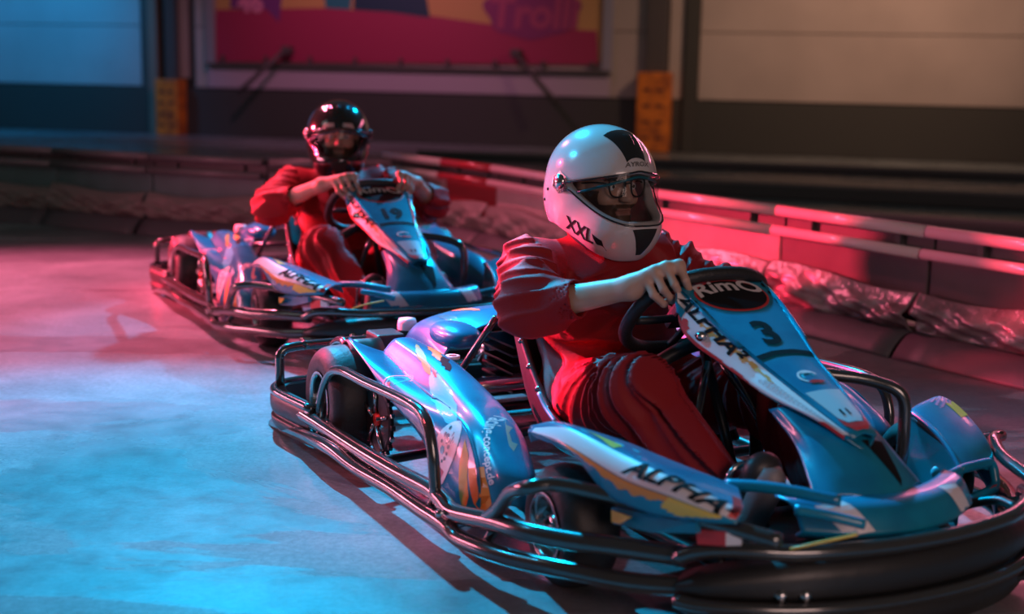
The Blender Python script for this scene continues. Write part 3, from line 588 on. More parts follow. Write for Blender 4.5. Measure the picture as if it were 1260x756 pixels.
    tube('seat_strut',[(.20,-.24,.40),(.12,-.30,.25),(.02,-.33,.10)],.010,TUBE,k,sub=3); tube('seat_strut',[(.20,.24,.40),(.12,.30,.25),(.02,.33,.10)],.010,TUBE,k,sub=3)
    tube('seat_stay',[(0.52,-0.27,0.261),(0.562,-0.27,0.23),(0.615,-0.27,0.208)],.006,CYANP,k)
    # ---- steering
    sc=N3(.80,0,.505); uu=N3(.7,0,.714); ll=N3(0,1,0); nn=np.cross(ll,uu); nn=-nn if nn[0]>0 else nn
    th=[2*math.pi*i/36 for i in range(36)]
    sg=lambda t,e:math.copysign(abs(t)**e,t)
    ring_=[sc+.172*(sg(math.cos(a),.82)*ll)+.152*(sg(math.sin(a),.82))*uu for a in th]
    sw=tube('steering_wheel',ring_,.0165,GRIP,k,sub=2,closed=True,seg=14)
    for a in (-.15,math.pi+.15,-math.pi/2):
        tube('wheel_spoke',[sc+nn*-.012,sc+.085*(math.cos(a)*ll+math.sin(a)*uu)-nn*.008,sc+.152*(math.cos(a)*ll+math.sin(a)*uu)],.010,PLAST,sw)
    v,f=box_vf(tuple(sc-nn*.0),(.10,.12,.03),Matrix(((uu[0],0,nn[0]),(uu[1],1,nn[1]),(uu[2],0,nn[2]))),.008); mobj('wheel_hub',v,f,PLAST,sw,smooth=False)
    tube('steering_column',[sc-nn*.01,(.92,0,.30),(1.0,0,.15)],.012,DARKM,k,sub=1)
    for s in (-1,1): tube('column_stay',[(.90,s*.02,.40),(.97,s*.10,.25),(1.04,s*.17,.09)],.011,TUBE,k,sub=2)
    tube('cockpit_hoop',soft([(.80,-.20,.10),(.82,-.17,.36),(.86,-.05,.44),(.88,.06,.44),(.84,.17,.36),(.82,.20,.10)],.08),.018,PLAST,k,sub=2)
    # ---- pedals
    for s in (-1,1):
        y=s*.125
        tube('pedal',soft([(1.20,y-.055,.12),(1.225,y-.055,.255),(1.225,y+.055,.265),(1.20,y+.055,.12)],.03),.007,STEEL,k,sub=2)
        tube('pedal_shaft',[(1.20,y-.07,.10),(1.20,y+.07,.10)],.008,DARKM,k,sub=1)
    # ---- front number panel
    topc=[((.905,0,.588),.118),((.975,0,.556),.112),((1.075,0,.507),.096),((1.17,0,.462),.076),((1.29,0,.415),.058),((1.40,0,.372),.038),((1.425,0,.358),.022)]
    G=[];sideR=[(0.943,-0.135,0.552),(0.946,-0.13,0.501),(0.991,-0.125,0.47),(1.087,-0.112,0.442),(1.218,-0.098,0.405),(1.344,-0.068,0.38),(1.418,-.034,.345)]
    for (c,h),sd in zip(topc,sideR):
        c=N3(*c); w=abs(sd[1]); sx,sz=sd[0],sd[2]
        G.append([(sx+.03,-w+.05,sz-.035),(sx,-w,sz),((sx+c[0])/2,-(w+h)/2-.006,(sz+c[2])/2+.004),(c[0],-h-.001,c[2]-.004),(c[0],-h+.004,c[2]),(c[0],0,c[2]+.006),(c[0],h-.004,c[2]),(c[0],h+.001,c[2]-.004),((sx+c[0])/2,(w+h)/2+.006,(sz+c[2])/2+.004),(sx,w,sz),(sx+.03,w-.05,sz-.035)])
    v,f=Surf(G).vf(70,80); pan=mobj('front_panel',v,f,BLUE,k); thick(pan,.006,-1); Tn=bvh(pan)
    # white flank print
    for s in (-1,1):
        pw=[];n=26
        us=np.linspace(.015,.95,n); Gs=Surf(G); i0=1/10;i1=3/10
        vv=np.linspace(i0+.008,i1-.004,10) if s<0 else np.linspace(1-i1+.004,1-i0-.008,10)
        def strip(u0,u1,v0,v1,m,name,off,fn=None):
            nu,nv=44,12; U_=np.linspace(u0,u1,nu); V_=np.linspace(v0,v1,nv); A_=cr(Gs.P,U_); B_=cr(np.swapaxes(A_,0,1),V_); B_=np.swapaxes(B_,0,1)
            du=np.gradient(B_,axis=0);dv=np.gradient(B_,axis=1);Nn=np.cross(du,dv);Nn/=np.linalg.norm(Nn,axis=2)[:,:,None]+1e-9
            Nn*=np.sign((Nn*N3(.35,s*.6,.7)).sum(2))[:,:,None]
            Q=B_+Nn*off; fs=[]
            for i in range(nu-1):
                for j in range(nv-1):
                    if fn is None or fn((i+.5)/(nu-1),(j+.5)/(nv-1)): fs.append((i*nv+j,(i+1)*nv+j,(i+1)*nv+j+1,i*nv+j+1))
            return mobj(name,Q.reshape(-1,3),fs,m,pan,smooth=False)
        va,vb=(i0,i1) if s<0 else (1-i0,1-i1)
        L=lambda t:va+(vb-va)*t
        strip(.0,.97 if s<0 else .6,L(.02),L(.97),WHITE,'flank_print',.0010)
        strip(.22,.62,L(.42),L(.86),ORANGE,'flank_stroke',.0018,lambda a,b:abs(b-.5-.25*math.sin(a*3))<.5*(1-abs(2*a-1)**2)*(.6+.4*math.sin(a*43+b*9)))
        strip(.10,.66,L(.04),L(.55),RED,'flank_stroke',.0022,lambda a,b:b<(.85*(1-a)**.6)*(.75+.25*math.sin(a*31+4*b)) and not (.3<b<.42 and .25<a<.9))
        s<0 and strip(.86,.985,L(.0),L(.34),RED,'flank_tip',.0024)
        s<0 and strip(.60,.9,L(.3),L(.75),mat('dotted_pale_print',(.58,.42,.44),.4),'flank_halftone',.0018,lambda a,b:int(a*44+b*7)%2==0 and (b-.5)**2<.2)
    N_=Vector((.42,0,.9)); Rx=Vector((0,1,0)); Ux=Vector((-.9,0,.42))
    ell=lambda a,b,n=36:[(a*math.cos(2*math.pi*i/n),b*math.sin(2*math.pi*i/n)) for i in range(n)]
    Oc=(.965,0,.60)
    decal('display_rim',poly2d([(x,y*(1 if y>0 else 1.25)) for x,y in ell(.098,.056)]),Oc,Rx,Ux,Tn,RED,pan,.0012); decal('display_window',poly2d([(x,y*(1 if y>0 else 1.25)) for x,y in ell(.092,.051)]),Oc,Rx,Ux,Tn,BLACKP,pan,.0022)
    vv=text2d('RimO',.062,.0,.0016,1.25); vv=([(x,y+.030-2.2*x*x) for x,y in vv[0]],vv[1]); decal('lettering',vv,Oc,Rx,Ux,Tn,WHITE,pan,.0034)
    # black seam between the two plates
    decal('panel_seam',poly2d([(-.074,.008),(-.03,.016),(.03,.016),(.074,.008),(.074,-.008),(.03,.0),(-.03,.0),(-.074,-.008)]),(1.175,0,.50),Rx,Ux,Tn,BLACKP,pan,.002)
    
    On=(1.255,0,.47); rg=lambda r0,r1,a0,a1,n=18:([(r*math.cos(a),r*math.sin(a)*.8) for i in range(n+1) for a in [a0+(a1-a0)*i/n] for r in (r0,r1)],[(2*i,2*i+1,2*i+3,2*i+2) for i in range(n)])
    decal('swirl_emblem',rg(.022,.028,.3,4.2),On,Rx,Ux,Tn,WHITE,pan); decal('swirl_emblem',rg(.012,.018,0,3.6),On,Rx,Ux,Tn,CYANP,pan); decal('swirl_emblem',poly2d(jag(-.016,.03,-.028,-.014,8,.4,31)),On,Rx,Ux,Tn,RED,pan,.002); decal('swirl_emblem',poly2d(jag(-.02,.02,.010,.018,8,.4,32)),On,Rx,Ux,Tn,WHITE,pan,.002)
    decal('tip_print',poly2d([(-.046,.055),(.046,.055),(.030,-.04),(.018,-.058),(-.018,-.058),(-.030,-.04)]),(1.35,0,.42),Rx,Ux,Tn,mat('pale_blue_print',(.42,.50,.55),.35),pan)
    decal('tip_print',poly2d([(-.034,-.03),(-.02,-.052),(.02,-.052),(.034,-.03),(.03,-.056),(.016,-.075),(-.016,-.075),(-.03,-.056)]),(1.36,0,.42),Rx,Ux,Tn,RED,pan,.002)
    decal('lettering',text2d('11',.026,0,.001,1.2),(1.375,-.004,.41),Rx,Ux,Tn,BLACKP,pan,.0026)
    # ALPHA lettering on both flanks
    for s in (-1,1):
        a=N3(*sideR[1]);b=N3(*sideR[4]); c0=N3(.975,-.112,.556); 
        vv=text2d('ALPHA²' ,.046,.45,.0014,1.45)
        O=Vector(((1.03,-.125,.527))); O.y*=-s if s>0 else 1; X=Vector((.80,.08,-.40)); X.y*=-s if s>0 else 1
        if s<0: decal('lettering',vv,O,(.86,.09,-.42),(.25,.50,.62),Tn,BLACKP,pan,.0032)
        else: decal('lettering',vv,(1.03,.125,.527),(-.86,.09,.42),(.25,-.50,.62),Tn,BLACKP,pan,.003)
    v,f=lathe_vf([(.0001,.010),(.008,.009),(.012,.003),(.012,-.01)],(0,0,0),'y',14); o=mobj('panel_bolt',v,f,STEEL,pan); o.location=(1.019,-0.128,0.494); o.rotation_euler=(0,0,math.pi)
    # ---- fairing under the panel down to the nose
    G=[[(1.22,-.085,.37),(1.26,-.078,.385),(1.30,0,.392),(1.26,.078,.385),(1.22,.085,.37)],[(1.33,-.10,.325),(1.37,-.08,.345),(1.405,0,.35),(1.37,.08,.345),(1.33,.10,.325)],[(1.41,-.125,.275),(1.44,-.085,.30),(1.475,0,.298),(1.44,.085,.30),(1.41,.125,.275)],[(1.45,-.14,.245),(1.48,-.10,.262),(1.52,0,.255),(1.48,.10,.262),(1.45,.14,.245)]]
    v,f=Surf(G).vf(40,40); fr=mobj('nose_fairing',v,f,BLUE,k); thick(fr,.006,-1); Tr=bvh(fr)
    decal('recess_shade_print',poly2d([(-.03,.055),(.03,.055),(.016,-.04),(.006,-.055)]),(1.46,.03,.31),Rx,Ux,Tr,BLACKP,fr,.0014)  # flat black patch stands for the shade inside a V recess
    # ---- nose skirt
    ys=[-.22,-.15,-.08,0,.08,.15,.22]; G=[]
    for y in ys:
        q=1.555-abs(y)**2*1.6; G.append([(q-.05,y,.262),(q-.01,y,.262),(q+.012,y,.25),(q+.03,y,.225),(q+.035,y,.212),(q+.02,y,.200)])
    v,f=Surf(G).vf(60,24); sk=mobj('nose_skirt',v,f,BLUE,k); thick(sk,.005,-1); Ts=bvh(sk)
    for s in (-1,1):
        decal('skirt_stripe',poly2d([(s*-.025+0,.03),(s*.035,.03),(s*-.005,-.05),(s*-.06,-.05)] if s<0 else [(-.035,.03),(.025,.03),(.06,-.05),(.005,-.05)],.02),(1.53,s*.15,.238),(0,1,0),(-.5,0,.86),Ts,WHITE,sk,.0014)
    # ---- front wings (wheel fairings)
    def wing(st,s,name='front_wing'):
        G=[]
        for I,S1,S2,O,J in st: G.append([N3(*J),N3(*I)+N3(0,0,-.012),N3(*I),N3(*I)*.5+N3(*S1)*.5+N3(0,0,.006),N3(*S1),N3(*S2),N3(*O)])
        v,f=Surf(G).vf(70,50); o=mobj(name,v,f,BLUE,k); thick(o,.005,-1); return o,Surf(G)
    stR=[]
    IR=[(0.957,-0.52,0.307),(1.026,-0.49,0.334),(1.175,-0.43,0.331),(1.282,-0.37,0.309),(1.366,-0.32,0.291),(1.414,-0.3,0.283)]
    S1=[(0.984,-0.53,0.315),(1.148,-0.53,0.355),(1.313,-0.5,0.343),(1.447,-0.47,0.33),(1.52,-0.42,0.306),(1.561,-0.395,0.296)]
    S2=[(0.982,-0.535,0.308),(1.172,-0.55,0.332),(1.348,-0.525,0.31),(1.463,-0.49,0.304),(1.539,-0.445,0.29),(1.566,-0.41,0.281)]
    OO=[(1.006,-0.535,0.301),(1.204,-0.55,0.318),(1.304,-0.53,0.265),(1.416,-0.5,0.257),(1.523,-0.45,0.268),(1.568,-0.415,0.275)]
    for i,(a,b,c,d) in enumerate(zip(IR,S1,S2,OO)):
        J=N3(*a)+N3(0,.006,-.03); stR.append((a,b,c,d,J))
    wr,Sr=wing(stR,1); Tw=bvh(wr)
    GsW=Sr
    def wstrip(Sx,o,u0,u1,v0,v1,m,name,off,fn=None,nu=60,nv=10,sgn=-1):
        A_=cr(Sx.P,np.linspace(u0,u1,nu)); B_=np.swapaxes(cr(np.swapaxes(A_,0,1),np.linspace(v0,v1,nv)),0,1)
        du=np.gradient(B_,axis=0);dv=np.gradient(B_,axis=1);Nn=np.cross(du,dv);Nn/=np.linalg.norm(Nn,axis=2)[:,:,None]+1e-9; Nn*=np.sign((Nn*N3(.1,sgn*.7,.7)).sum(2))[:,:,None]
        Q=B_+Nn*off; fs=[(i*nv+j,(i+1)*nv+j,(i+1)*nv+j+1,i*nv+j+1) for i in range(nu-1) for j in range(nv-1) if fn is None or fn((i+.5)/(nu-1),(j+.5)/(nv-1))]
        return mobj(name,Q.reshape(-1,3),fs,m,o,smooth=False)
    wstrip(Sr,wr,.02,.93,4/6+.004,5/6-.003,WHITE,'wing_stripe',.001); wstrip(Sr,wr,.90,.985,3.4/6,5/6,RED,'wing_tip_print',.0016)
    wstrip(Sr,wr,.20,.62,5/6+.005,1-.06,ORANGE,'wing_stroke',.001,lambda a,b:b<.30+.5*math.sin(a*2.4)-.2*a+.1*math.sin(a*40)); wstrip(Sr,wr,.60,.86,5/6+.005,1-.02,YELLOW,'wing_stroke',.0014,lambda a,b:b<.9-.9*abs(a-.35) )
    wstrip(Sr,wr,.28,.40,3.25/6,3.9/6,YELLOW,'wing_stroke',.001,lambda a,b:a>.2+.6*b-.2 and a<1.1-.4*b)
    wstrip(Sr,wr,.12,.5,3.05/6,3.7/6,CYANP,'wing_stroke',.0008,lambda a,b:math.sin(a*37)+math.sin(b*5+a*9)>.9)
    v2=text2d('ALPHA²',.049,.35,.0014,1.45)
    O=Vector((1.456,-0.47,0.317)); X=Vector((1.547,-0.43,0.301))-Vector((1.371,-0.5,0.324)); U=Vector((1.431,-0.47,0.325))-Vector((1.447,-0.49,0.301))
    decal('lettering',v2,O,X,U,Tw,BLACKP,wr,.003)
    # lower part of right front fairing behind the guard bar
    v,f=box_vf((0,0,0),(1,1,1)); 
    def slab(name,pts,m,t=.012,par=k):
        P=[N3(*p) for p in pts]; n=np.cross(P[1]-P[0],P[-1]-P[0]); n/=np.linalg.norm(n); k_=len(P)
        return mobj(name,[p for p in P]+[p+n*t for p in P],[tuple(range(k_))[::-1],tuple(range(k_,2*k_))]+[(i,(i+1)%k_,(i+1)%k_+k_,i+k_) for i in range(k_)],m,par,smooth=False)
    slab('lower_fairing',[(1.275,-0.5,0.224),(1.4,-0.49,0.251),(1.492,-0.45,0.258),(1.494,-0.45,0.237),(1.388,-0.48,0.208),(1.283,-0.5,0.193)],BLUE); slab('livery_patch',[(1.288,-0.508,0.224),(1.356,-0.505,0.231),(1.32,-0.508,0.206),(1.29,-0.508,0.2)],YELLOW,.004)
    slab('lower_fairing',[(1.479,-0.44,0.238),(1.545,-0.42,0.253),(1.547,-0.42,0.226),(1.487,-0.44,0.212)],RED); slab('lower_fairing',[(1.545,-0.42,0.251),(1.565,-0.4,0.249),(1.566,-0.4,0.231),(1.547,-0.42,0.227)],WHITE)
    for s in (-1,):
        mm=lambda P:[(x,y*(-s),z) for x,y,z in P]
        tube('fairing_link',mm([(1.374,-0.3,0.276),(1.43,-0.26,0.284),(1.479,-0.22,0.284),(1.544,-0.155,0.276)]),.012,BLUE,k)
        tube('fairing_link',mm([(1.551,-0.27,0.277),(1.588,-0.22,0.27),(1.623,-0.165,0.257)]),.010,BLUE,k)
        tube('fairing_stay_rod',mm([(1.605,-0.32,0.226),(1.64,-0.28,0.245),(1.666,-0.22,0.26)]),.0028,YELLOW,k)
    # left wing, seen from its inner side
    IL=[(1.112,0.4,0.281),(1.148,0.39,0.299),(1.234,0.38,0.279),(1.303,0.365,0.251),(1.352,0.35,0.223)]
    SL=[(1.096,0.46,0.295),(1.119,0.5,0.317),(1.188,0.51,0.291),(1.282,0.49,0.251),(1.345,0.46,0.205)]
    sL2=[(1.071,0.49,0.286),(1.103,0.53,0.305),(1.175,0.54,0.279),(1.272,0.515,0.236),(1.343,0.475,0.183)]
    oL=[(a[0],a[1]+.01,a[2]-.10) for a in sL2]; st=[]
    for a,b,c,d in zip(IL,SL,sL2,oL): J=N3(a[0],a[1]-.004,max(a[2]-.16,.085)); st.append((a,b,c,d,J))
    wl,Sl=wing(st,-1); 
    Pl=Sl.P.copy(); inner=Surf([[ (a[0],a[1]-.002,a[2]-.006),(a[0]+.0,a[1]-.006,a[2]*.6+.05),(a[0]-.01,a[1]-.01,.10)] for a in IL]); v,f=inner.vf(24,12); thick(mobj('wing_inner_panel',v,f,DBLUE,wl),.004)
    tube('wing_edge_bead',IL,.0035,CYANP,wl,sub=5,seg=6)
    wstrip(Sl,wl,.22,.38,3.2/6,4.4/6,PNK,'wing_stroke',.001,lambda a,b:math.sin(a*19+b*13)>.2,sgn=.5); wstrip(Sl,wl,.36,.52,3.6/6,4.6/6,YELLOW,'wing_stroke',.001,lambda a,b:abs(b-.6)<.45,sgn=.5)
    v,f=lathe_vf([(.0001,-.012),(.010,-.011),(.014,-.004)],(1.272,0.36,0.193),'y',12); mobj('bolt',v,f,CYANP,wl)
    tube('wing_front_frame',soft([(1.397,0.2,0.211),(1.354,0.35,0.226),(1.345,0.45,0.228),(1.363,0.45,0.173),(1.407,0.26,0.156)],.02),.011,BLUE,k,sub=3)
    slab('wing_front_print',[(1.389,0.36,0.17),(1.371,0.445,0.184),(1.373,0.445,0.171),(1.39,0.36,0.157)],RED,.004)
    return k,pan,Tn
kart,pan,Tn=make_kart()
KA=-1.10859
kart.location=(.0831,3.821,0); kart.rotation_euler=(0,0,KA)
def num(s,par,size,sx): return decal('number_print',text2d(s,size,0,.0035,sx),(1.105,0,.53),(0,1,0),(-.9,0,.42),Tn,BLACKP,par,.002)
def copy_tree(o,parent=None):
    c=o.copy(); COL.objects.link(c); c.parent=parent
    for ch in list(o.children): copy_tree(ch,c)
    return c
kart2=copy_tree(kart); kart2.location=(-.935,6.17,0); kart2.rotation_euler=(0,0,-1.15)
num('3',pan,.115,1.05); pan2=[c for c in kart2.children if c.name.startswith('front_panel')][0]; num('19',pan2,.10,1.0)
kart['label']='blue go-kart number 3 in the foreground with white and orange front panel'
kart2['label']='blue go-kart number 19 behind, farther from the camera'
# ------------------------------------------------------------------ drivers (kart frame again)
def wheel_pt(a): return sc_+.172*math.cos(a)*N3(0,1,0)+.152*math.sin(a)*uu_
sc_=N3(.80,0,.505); uu_=N3(.7,0,.714); nn_=N3(-.714,0,.7)
def hand(Fd, wrist, elbow, a, sgn, pitch=.022):
    """hand closed round the wheel rim at rim angle a; sgn=-1 for the right hand"""
    out=[]
    for i in range(4):
        ai=a+ (i-1.5)*pitch/.165*(-sgn); c=wheel_pt(ai); rad=c-sc_; rad=rad/np.linalg.norm(rad)
        ln=(1.0,1.08,1.02,.86)[3-i] if sgn<0 else (1.0,1.08,1.02,.86)[i]
        q=lambda ang,r: c+r*ln*(math.cos(ang)*rad+math.sin(ang)*nn_)
        kn=q(.55,.052); j1=q(-.45,.044); j2=q(-1.45,.034); tip=q(-2.4,.028); out.append(kn)
        Fd.cone(kn,j1,.0105,.0098,.004); Fd.cone(j1,j2,.0098,.009,.003); Fd.cone(j2,tip,.0088,.0078,.003)
        Fd.cone(wrist,kn,.019,.0125,.018)
    out=np.array(out); c=wheel_pt(a-.02*sgn); rad=(c-sc_)/np.linalg.norm(c-sc_); ins=out[0] if sgn<0 else out[0]
    top=a+(-2.6 if sgn<0 else 2.6)*pitch/.165*(-1) ; ct=wheel_pt(a-sgn*-1*2.2*pitch/.165)
    base=.55*wrist+.45*out[0]; t1=.35*wrist+.65*out.mean(0)-.012*rad+nn_*.004; ct=c-rad*.012+nn_*.028
    Fd.cone(base,t1-.02*rad+nn_*.012,.016,.0125,.012); Fd.cone(t1-.02*rad+nn_*.012,ct-.012*rad,.0115,.009,.004)
    Fd.cone(wrist,elbow,.0265,.042,.02)
def KN(s): return N3(.93,-.235,.345) if s<0 else N3(.89,.165,.31)
def driver_body(name,par,arms,h,head_yaw):
    Fd=Field((.02,-.46,.0),(1.42,.46,.98),h)
    Fd.cone((.44,-.08,.20),(.44,.08,.20),.10,.10,.03); Fd.cone((.42,0,.24),(.35,0,.45),.12,.14,.06); Fd.cone((.34,-.15,.54),(.34,.15,.54),.062,.062,.05); Fd.ell((.36,0,.40),(.12,.15,.13),.05)
    Fd.cone((.345,0,.57),(.345,0,.68),.058,.055,.03)
    for s in (-1,1):
        Fd.cone((.45,s*.10,.19),KN(s),.078,.052,.03); Fd.cone(KN(s),(1.17,s*.13,.15),.05,.034,.02); Fd.cone((1.17,s*.13,.12),(1.26,s*.13,.21),.032,.026,.02)
    for s in (-1,1):
        A=arms[s]; Fd.cone((.335,s*.185,.555),A['elbow'],.052,.042,.03); hand(Fd,N3(A['wrist']),N3(A['elbow']),A['ang'],s)
    # head: built looking forward along +x, turned slightly
    cy,sy=math.cos(head_yaw),math.sin(head_yaw); hc=N3(.355,0,.765)
    H=lambda x,y,z:(hc[0]+x*cy-y*sy,hc[1]+x*sy+y*cy,hc[2]+z)
    Fd.ell(H(-.005,0,.02),(.095,.077,.098),.02); Fd.cone(H(.02,0,-.05),H(.045,0,-.075),.058,.045,.03)
    Fd.ell(H(.060,0,.045),(.035,.058,.03),.02); Fd.cone(H(.088,0,.022),H(.108,0,-.018),.008,.0125,.012); Fd.ell(H(.098,.010,-.020),(.010,.009,.008),.008); Fd.ell(H(.098,-.010,-.020),(.010,.009,.008),.008)
    for s in (-1,1):
        Fd.ell(H(.086,s*.033,.012),(.017,.020,.013),.012,cut=True); Fd.ell(H(.060,s*.040,-.022),(.025,.022,.022),.02); Fd.ell(H(-.005,s*.078,.0),(.020,.010,.030),.008)
        Fd.cone(H(.088,s*.018,.036),H(.078,s*.052,.034),.006,.005,.01)
    Fd.cone(H(.086,-.018,-.048),H(.086,.018,-.048),.008,.008,.01); Fd.cone(H(.087,-.016,-.062),H(.087,.016,-.062),.007,.007,.008); Fd.ell(H(.096,0,-.055),(.012,.028,.0022),.003,cut=True); Fd.ell(H(.074,0,-.088),(.026,.026,.02),.02)
    V,Fc=Fd.mesh(); o=big_mesh('body',V,Fc,SKIN,par)
    loc=V-hc; lx=loc[:,0]*cy+loc[:,1]*sy; ly=-loc[:,0]*sy+loc[:,1]*cy; lz=loc[:,2]
    base=np.tile(N3(.52,.30,.22),(len(V),1)); n=np.sin(V*170).sum(1)*.02; base*= (1+n)[:,None]
    head=(np.abs(lx)<.13)&(np.abs(ly)<.1)&(lz>-.13)&(lz<.13)
    mouth=(np.abs(lz+.055)<.008)&(np.abs(ly)<.024)&(lx>.07)
    beard=head&(lz<-.036)&(lx>-.02)&~mouth | head&(np.abs(ly)>.052)&(lz<.0)&(lx>-.02)&(lx<.06)
    brow=head&(lz>.027)&(lz<.040)&(np.abs(ly)>.012)&(np.abs(ly)<.056)&(lx>.05)
    base[beard]=N3(.10,.05,.03); base[brow]=N3(.07,.035,.02); base[mouth]=N3(.34,.15,.12); base[head&(lz>.07)]=N3(.06,.035,.02)
    at=o.data.color_attributes.new('tone','FLOAT_COLOR','POINT'); at.data.foreach_set('color',np.hstack([base,np.ones((len(V),1))]).astype(np.float32).ravel())
    for s in (-1,1):
        def ball(nm,c,r,m,par_):
            v,f=lathe_vf([(max(1e-4,r*math.cos(t)),r*math.sin(t)) for t in np.linspace(-math.pi/2,math.pi/2,11)],c,'x',16); return mobj(nm,v,f,m,par_)
        e=ball('eye',H(.074,s*.033,.012),.0125,EYEW,o); ball('iris',H(.0815,s*.033,.012),.0062,EYEI,o)
    return o,H
def glasses(par,H):
    G_=mat('dark_glasses_frame',(.02,.015,.012),.3); g=None
    for s in (-1,1):
        P=[H(.107-.10*abs(y)*1.2,s*y,z) for y,z in ((.012,.030),(.030,.033),(.054,.031),(.058,.012),(.050,-.008),(.032,-.014),(.016,-.008),(.010,.010))]
        o=tube('lens_frame' if g else 'glasses',P,.0026,G_,par if g is None else g,closed=True,sub=4,seg=6); g=g or o
        tube('temple_arm',[H(.100-.012,s*.058,.022),H(.05,s*.076,.022),H(-.0,s*.082,.015)],.0022,G_,g,sub=2,seg=6)
    tube('glasses_bridge',[H(.106,-.011,.020),H(.110,0,.023),H(.106,.011,.020)],.0024,G_,g,sub=3,seg=6)
def overall(par,arms,h,seed):
    Fd=Field((-.02,-.54,.02),(1.36,.54,.76),h)
    Fd.cone((.45,-.09,.22),(.45,.09,.22),.125,.125,.03); Fd.cone((.42,0,.26),(.34,0,.46),.155,.165,.06); Fd.ell((.39,0,.40),(.15,.19,.17),.05); Fd.cone((.335,-.15,.545),(.335,.15,.545),.085,.085,.05)
    Fd.cone((.345,0,.56),(.35,0,.645),.105,.078,.03)
    for s in (-1,1):
        Fd.cone((.46,s*.10,.21),KN(s),.115,.078,.04); Fd.cone(KN(s),(1.15,s*.135,.17),.078,.062,.03); Fd.ell(KN(s)+N3(0,0,.015),(.085,.075,.075),.03)
        A=arms[s]; E=N3(A['elbow']); Wv=N3(A['wrist']); sh=N3(.33,s*.195,.555); Fd.cone(sh,E,.080,.068,.03)
        cf=E+(Wv-E)*A['cuff']; Fd.cone(E,cf,.066,.056,.03)
    # folds: ridges that run round the sleeves, across the belly and fan out from the knees
    x=Fd.ax[0][:,None,None]; y=Fd.ax[1][None,:,None]; z=Fd.ax[2][None,None,:]
    band=np.argwhere(np.abs(Fd.D)<.03); 
    p=Fd.lo+Fd.h*band; X,Y,Z=p.T; rg=lambda v: np.maximum(1.02-np.sqrt(np.sin(v)**2+.02),0)**1.4
    wp=.6*np.sin(9*X+7*Z+seed)+.5*np.sin(13*Y-8*Z+2*seed)
    disp=np.zeros(len(p)); s=np.sign(Y)
    # arms: coordinate along the arm
    arm=(np.abs(Y)>.20)&(Z>.38)&(X<.85); la=(X-.33)*1.0+(np.abs(Y)-.2)*.7
    fa=.026*rg(32*la+18*(Z-.5)+1.6*wp)+.013*rg(61*la-30*Z+2.4*wp+1)
    leg=(X>.55)&(Z<.48); ang=np.arctan2(X-.86, .56-Z)
    fl=.022*rg(15*ang+1.0*wp+5*np.abs(Y))+.009*rg(33*ang+1.6*wp)
    tor=~arm&~leg; ft=.018*rg(24*Z+9*X+6*Y*s+1.8*wp)+.012*rg(44*(Z+.6*X)+2*wp)
    lw=np.clip((X-.50)/.12,0,1)*np.clip((.50-Z)/.05,0,1); disp=np.where(arm,fa,fl*lw+ft*(1-lw)); 
    for sd in (-1,1):
        A=arms[sd]; E=N3(A['elbow']); cf=E+(N3(A['wrist'])-E)*A['cuff']; disp*=np.clip((np.linalg.norm(p-cf,axis=1)-.05)/.06,.15,1)
    Fd.D[tuple(band.T)]-= (disp-.009).astype(np.float32)
    for s in (-1,1):
        A=arms[s]; E=N3(A['elbow']); Wv=N3(A['wrist']); cf=E+(Wv-E)*A['cuff']
        d=(Wv-E)/np.linalg.norm(Wv-E); sl=Fd.sl(cf-.12,cf+.12,.0); x,y,z=Fd.pts(sl)    # flat open sleeve end
        t=(x-cf[0])*d[0]+(y-cf[1])*d[1]+(z-cf[2])*d[2]; rr=np.sqrt(np.maximum((x-cf[0])**2+(y-cf[1])**2+(z-cf[2])**2-t*t,0))
        near=rr<.10; D=Fd.D[sl]; Fd.D[sl]=np.where(near,np.maximum(D,t),D)
        D=Fd.D[sl]; hole=np.maximum(np.abs(t+.02)-.035, rr-.043); Fd.D[sl]=np.maximum(D,-hole)
    V,Fc=Fd.mesh(); o=big_mesh('overall',V,Fc,SUIT,par)
    sm=o.modifiers.new('smooth','SMOOTH'); sm.factor=.5; sm.iterations=2
    tube('collar',[(.345+.075*math.cos(a),.085*math.sin(a),.645-.018*math.cos(a)) for a in np.linspace(0,2*math.pi,20)[:-1]],.013,SUIT,o,closed=True,sub=2)
    return o
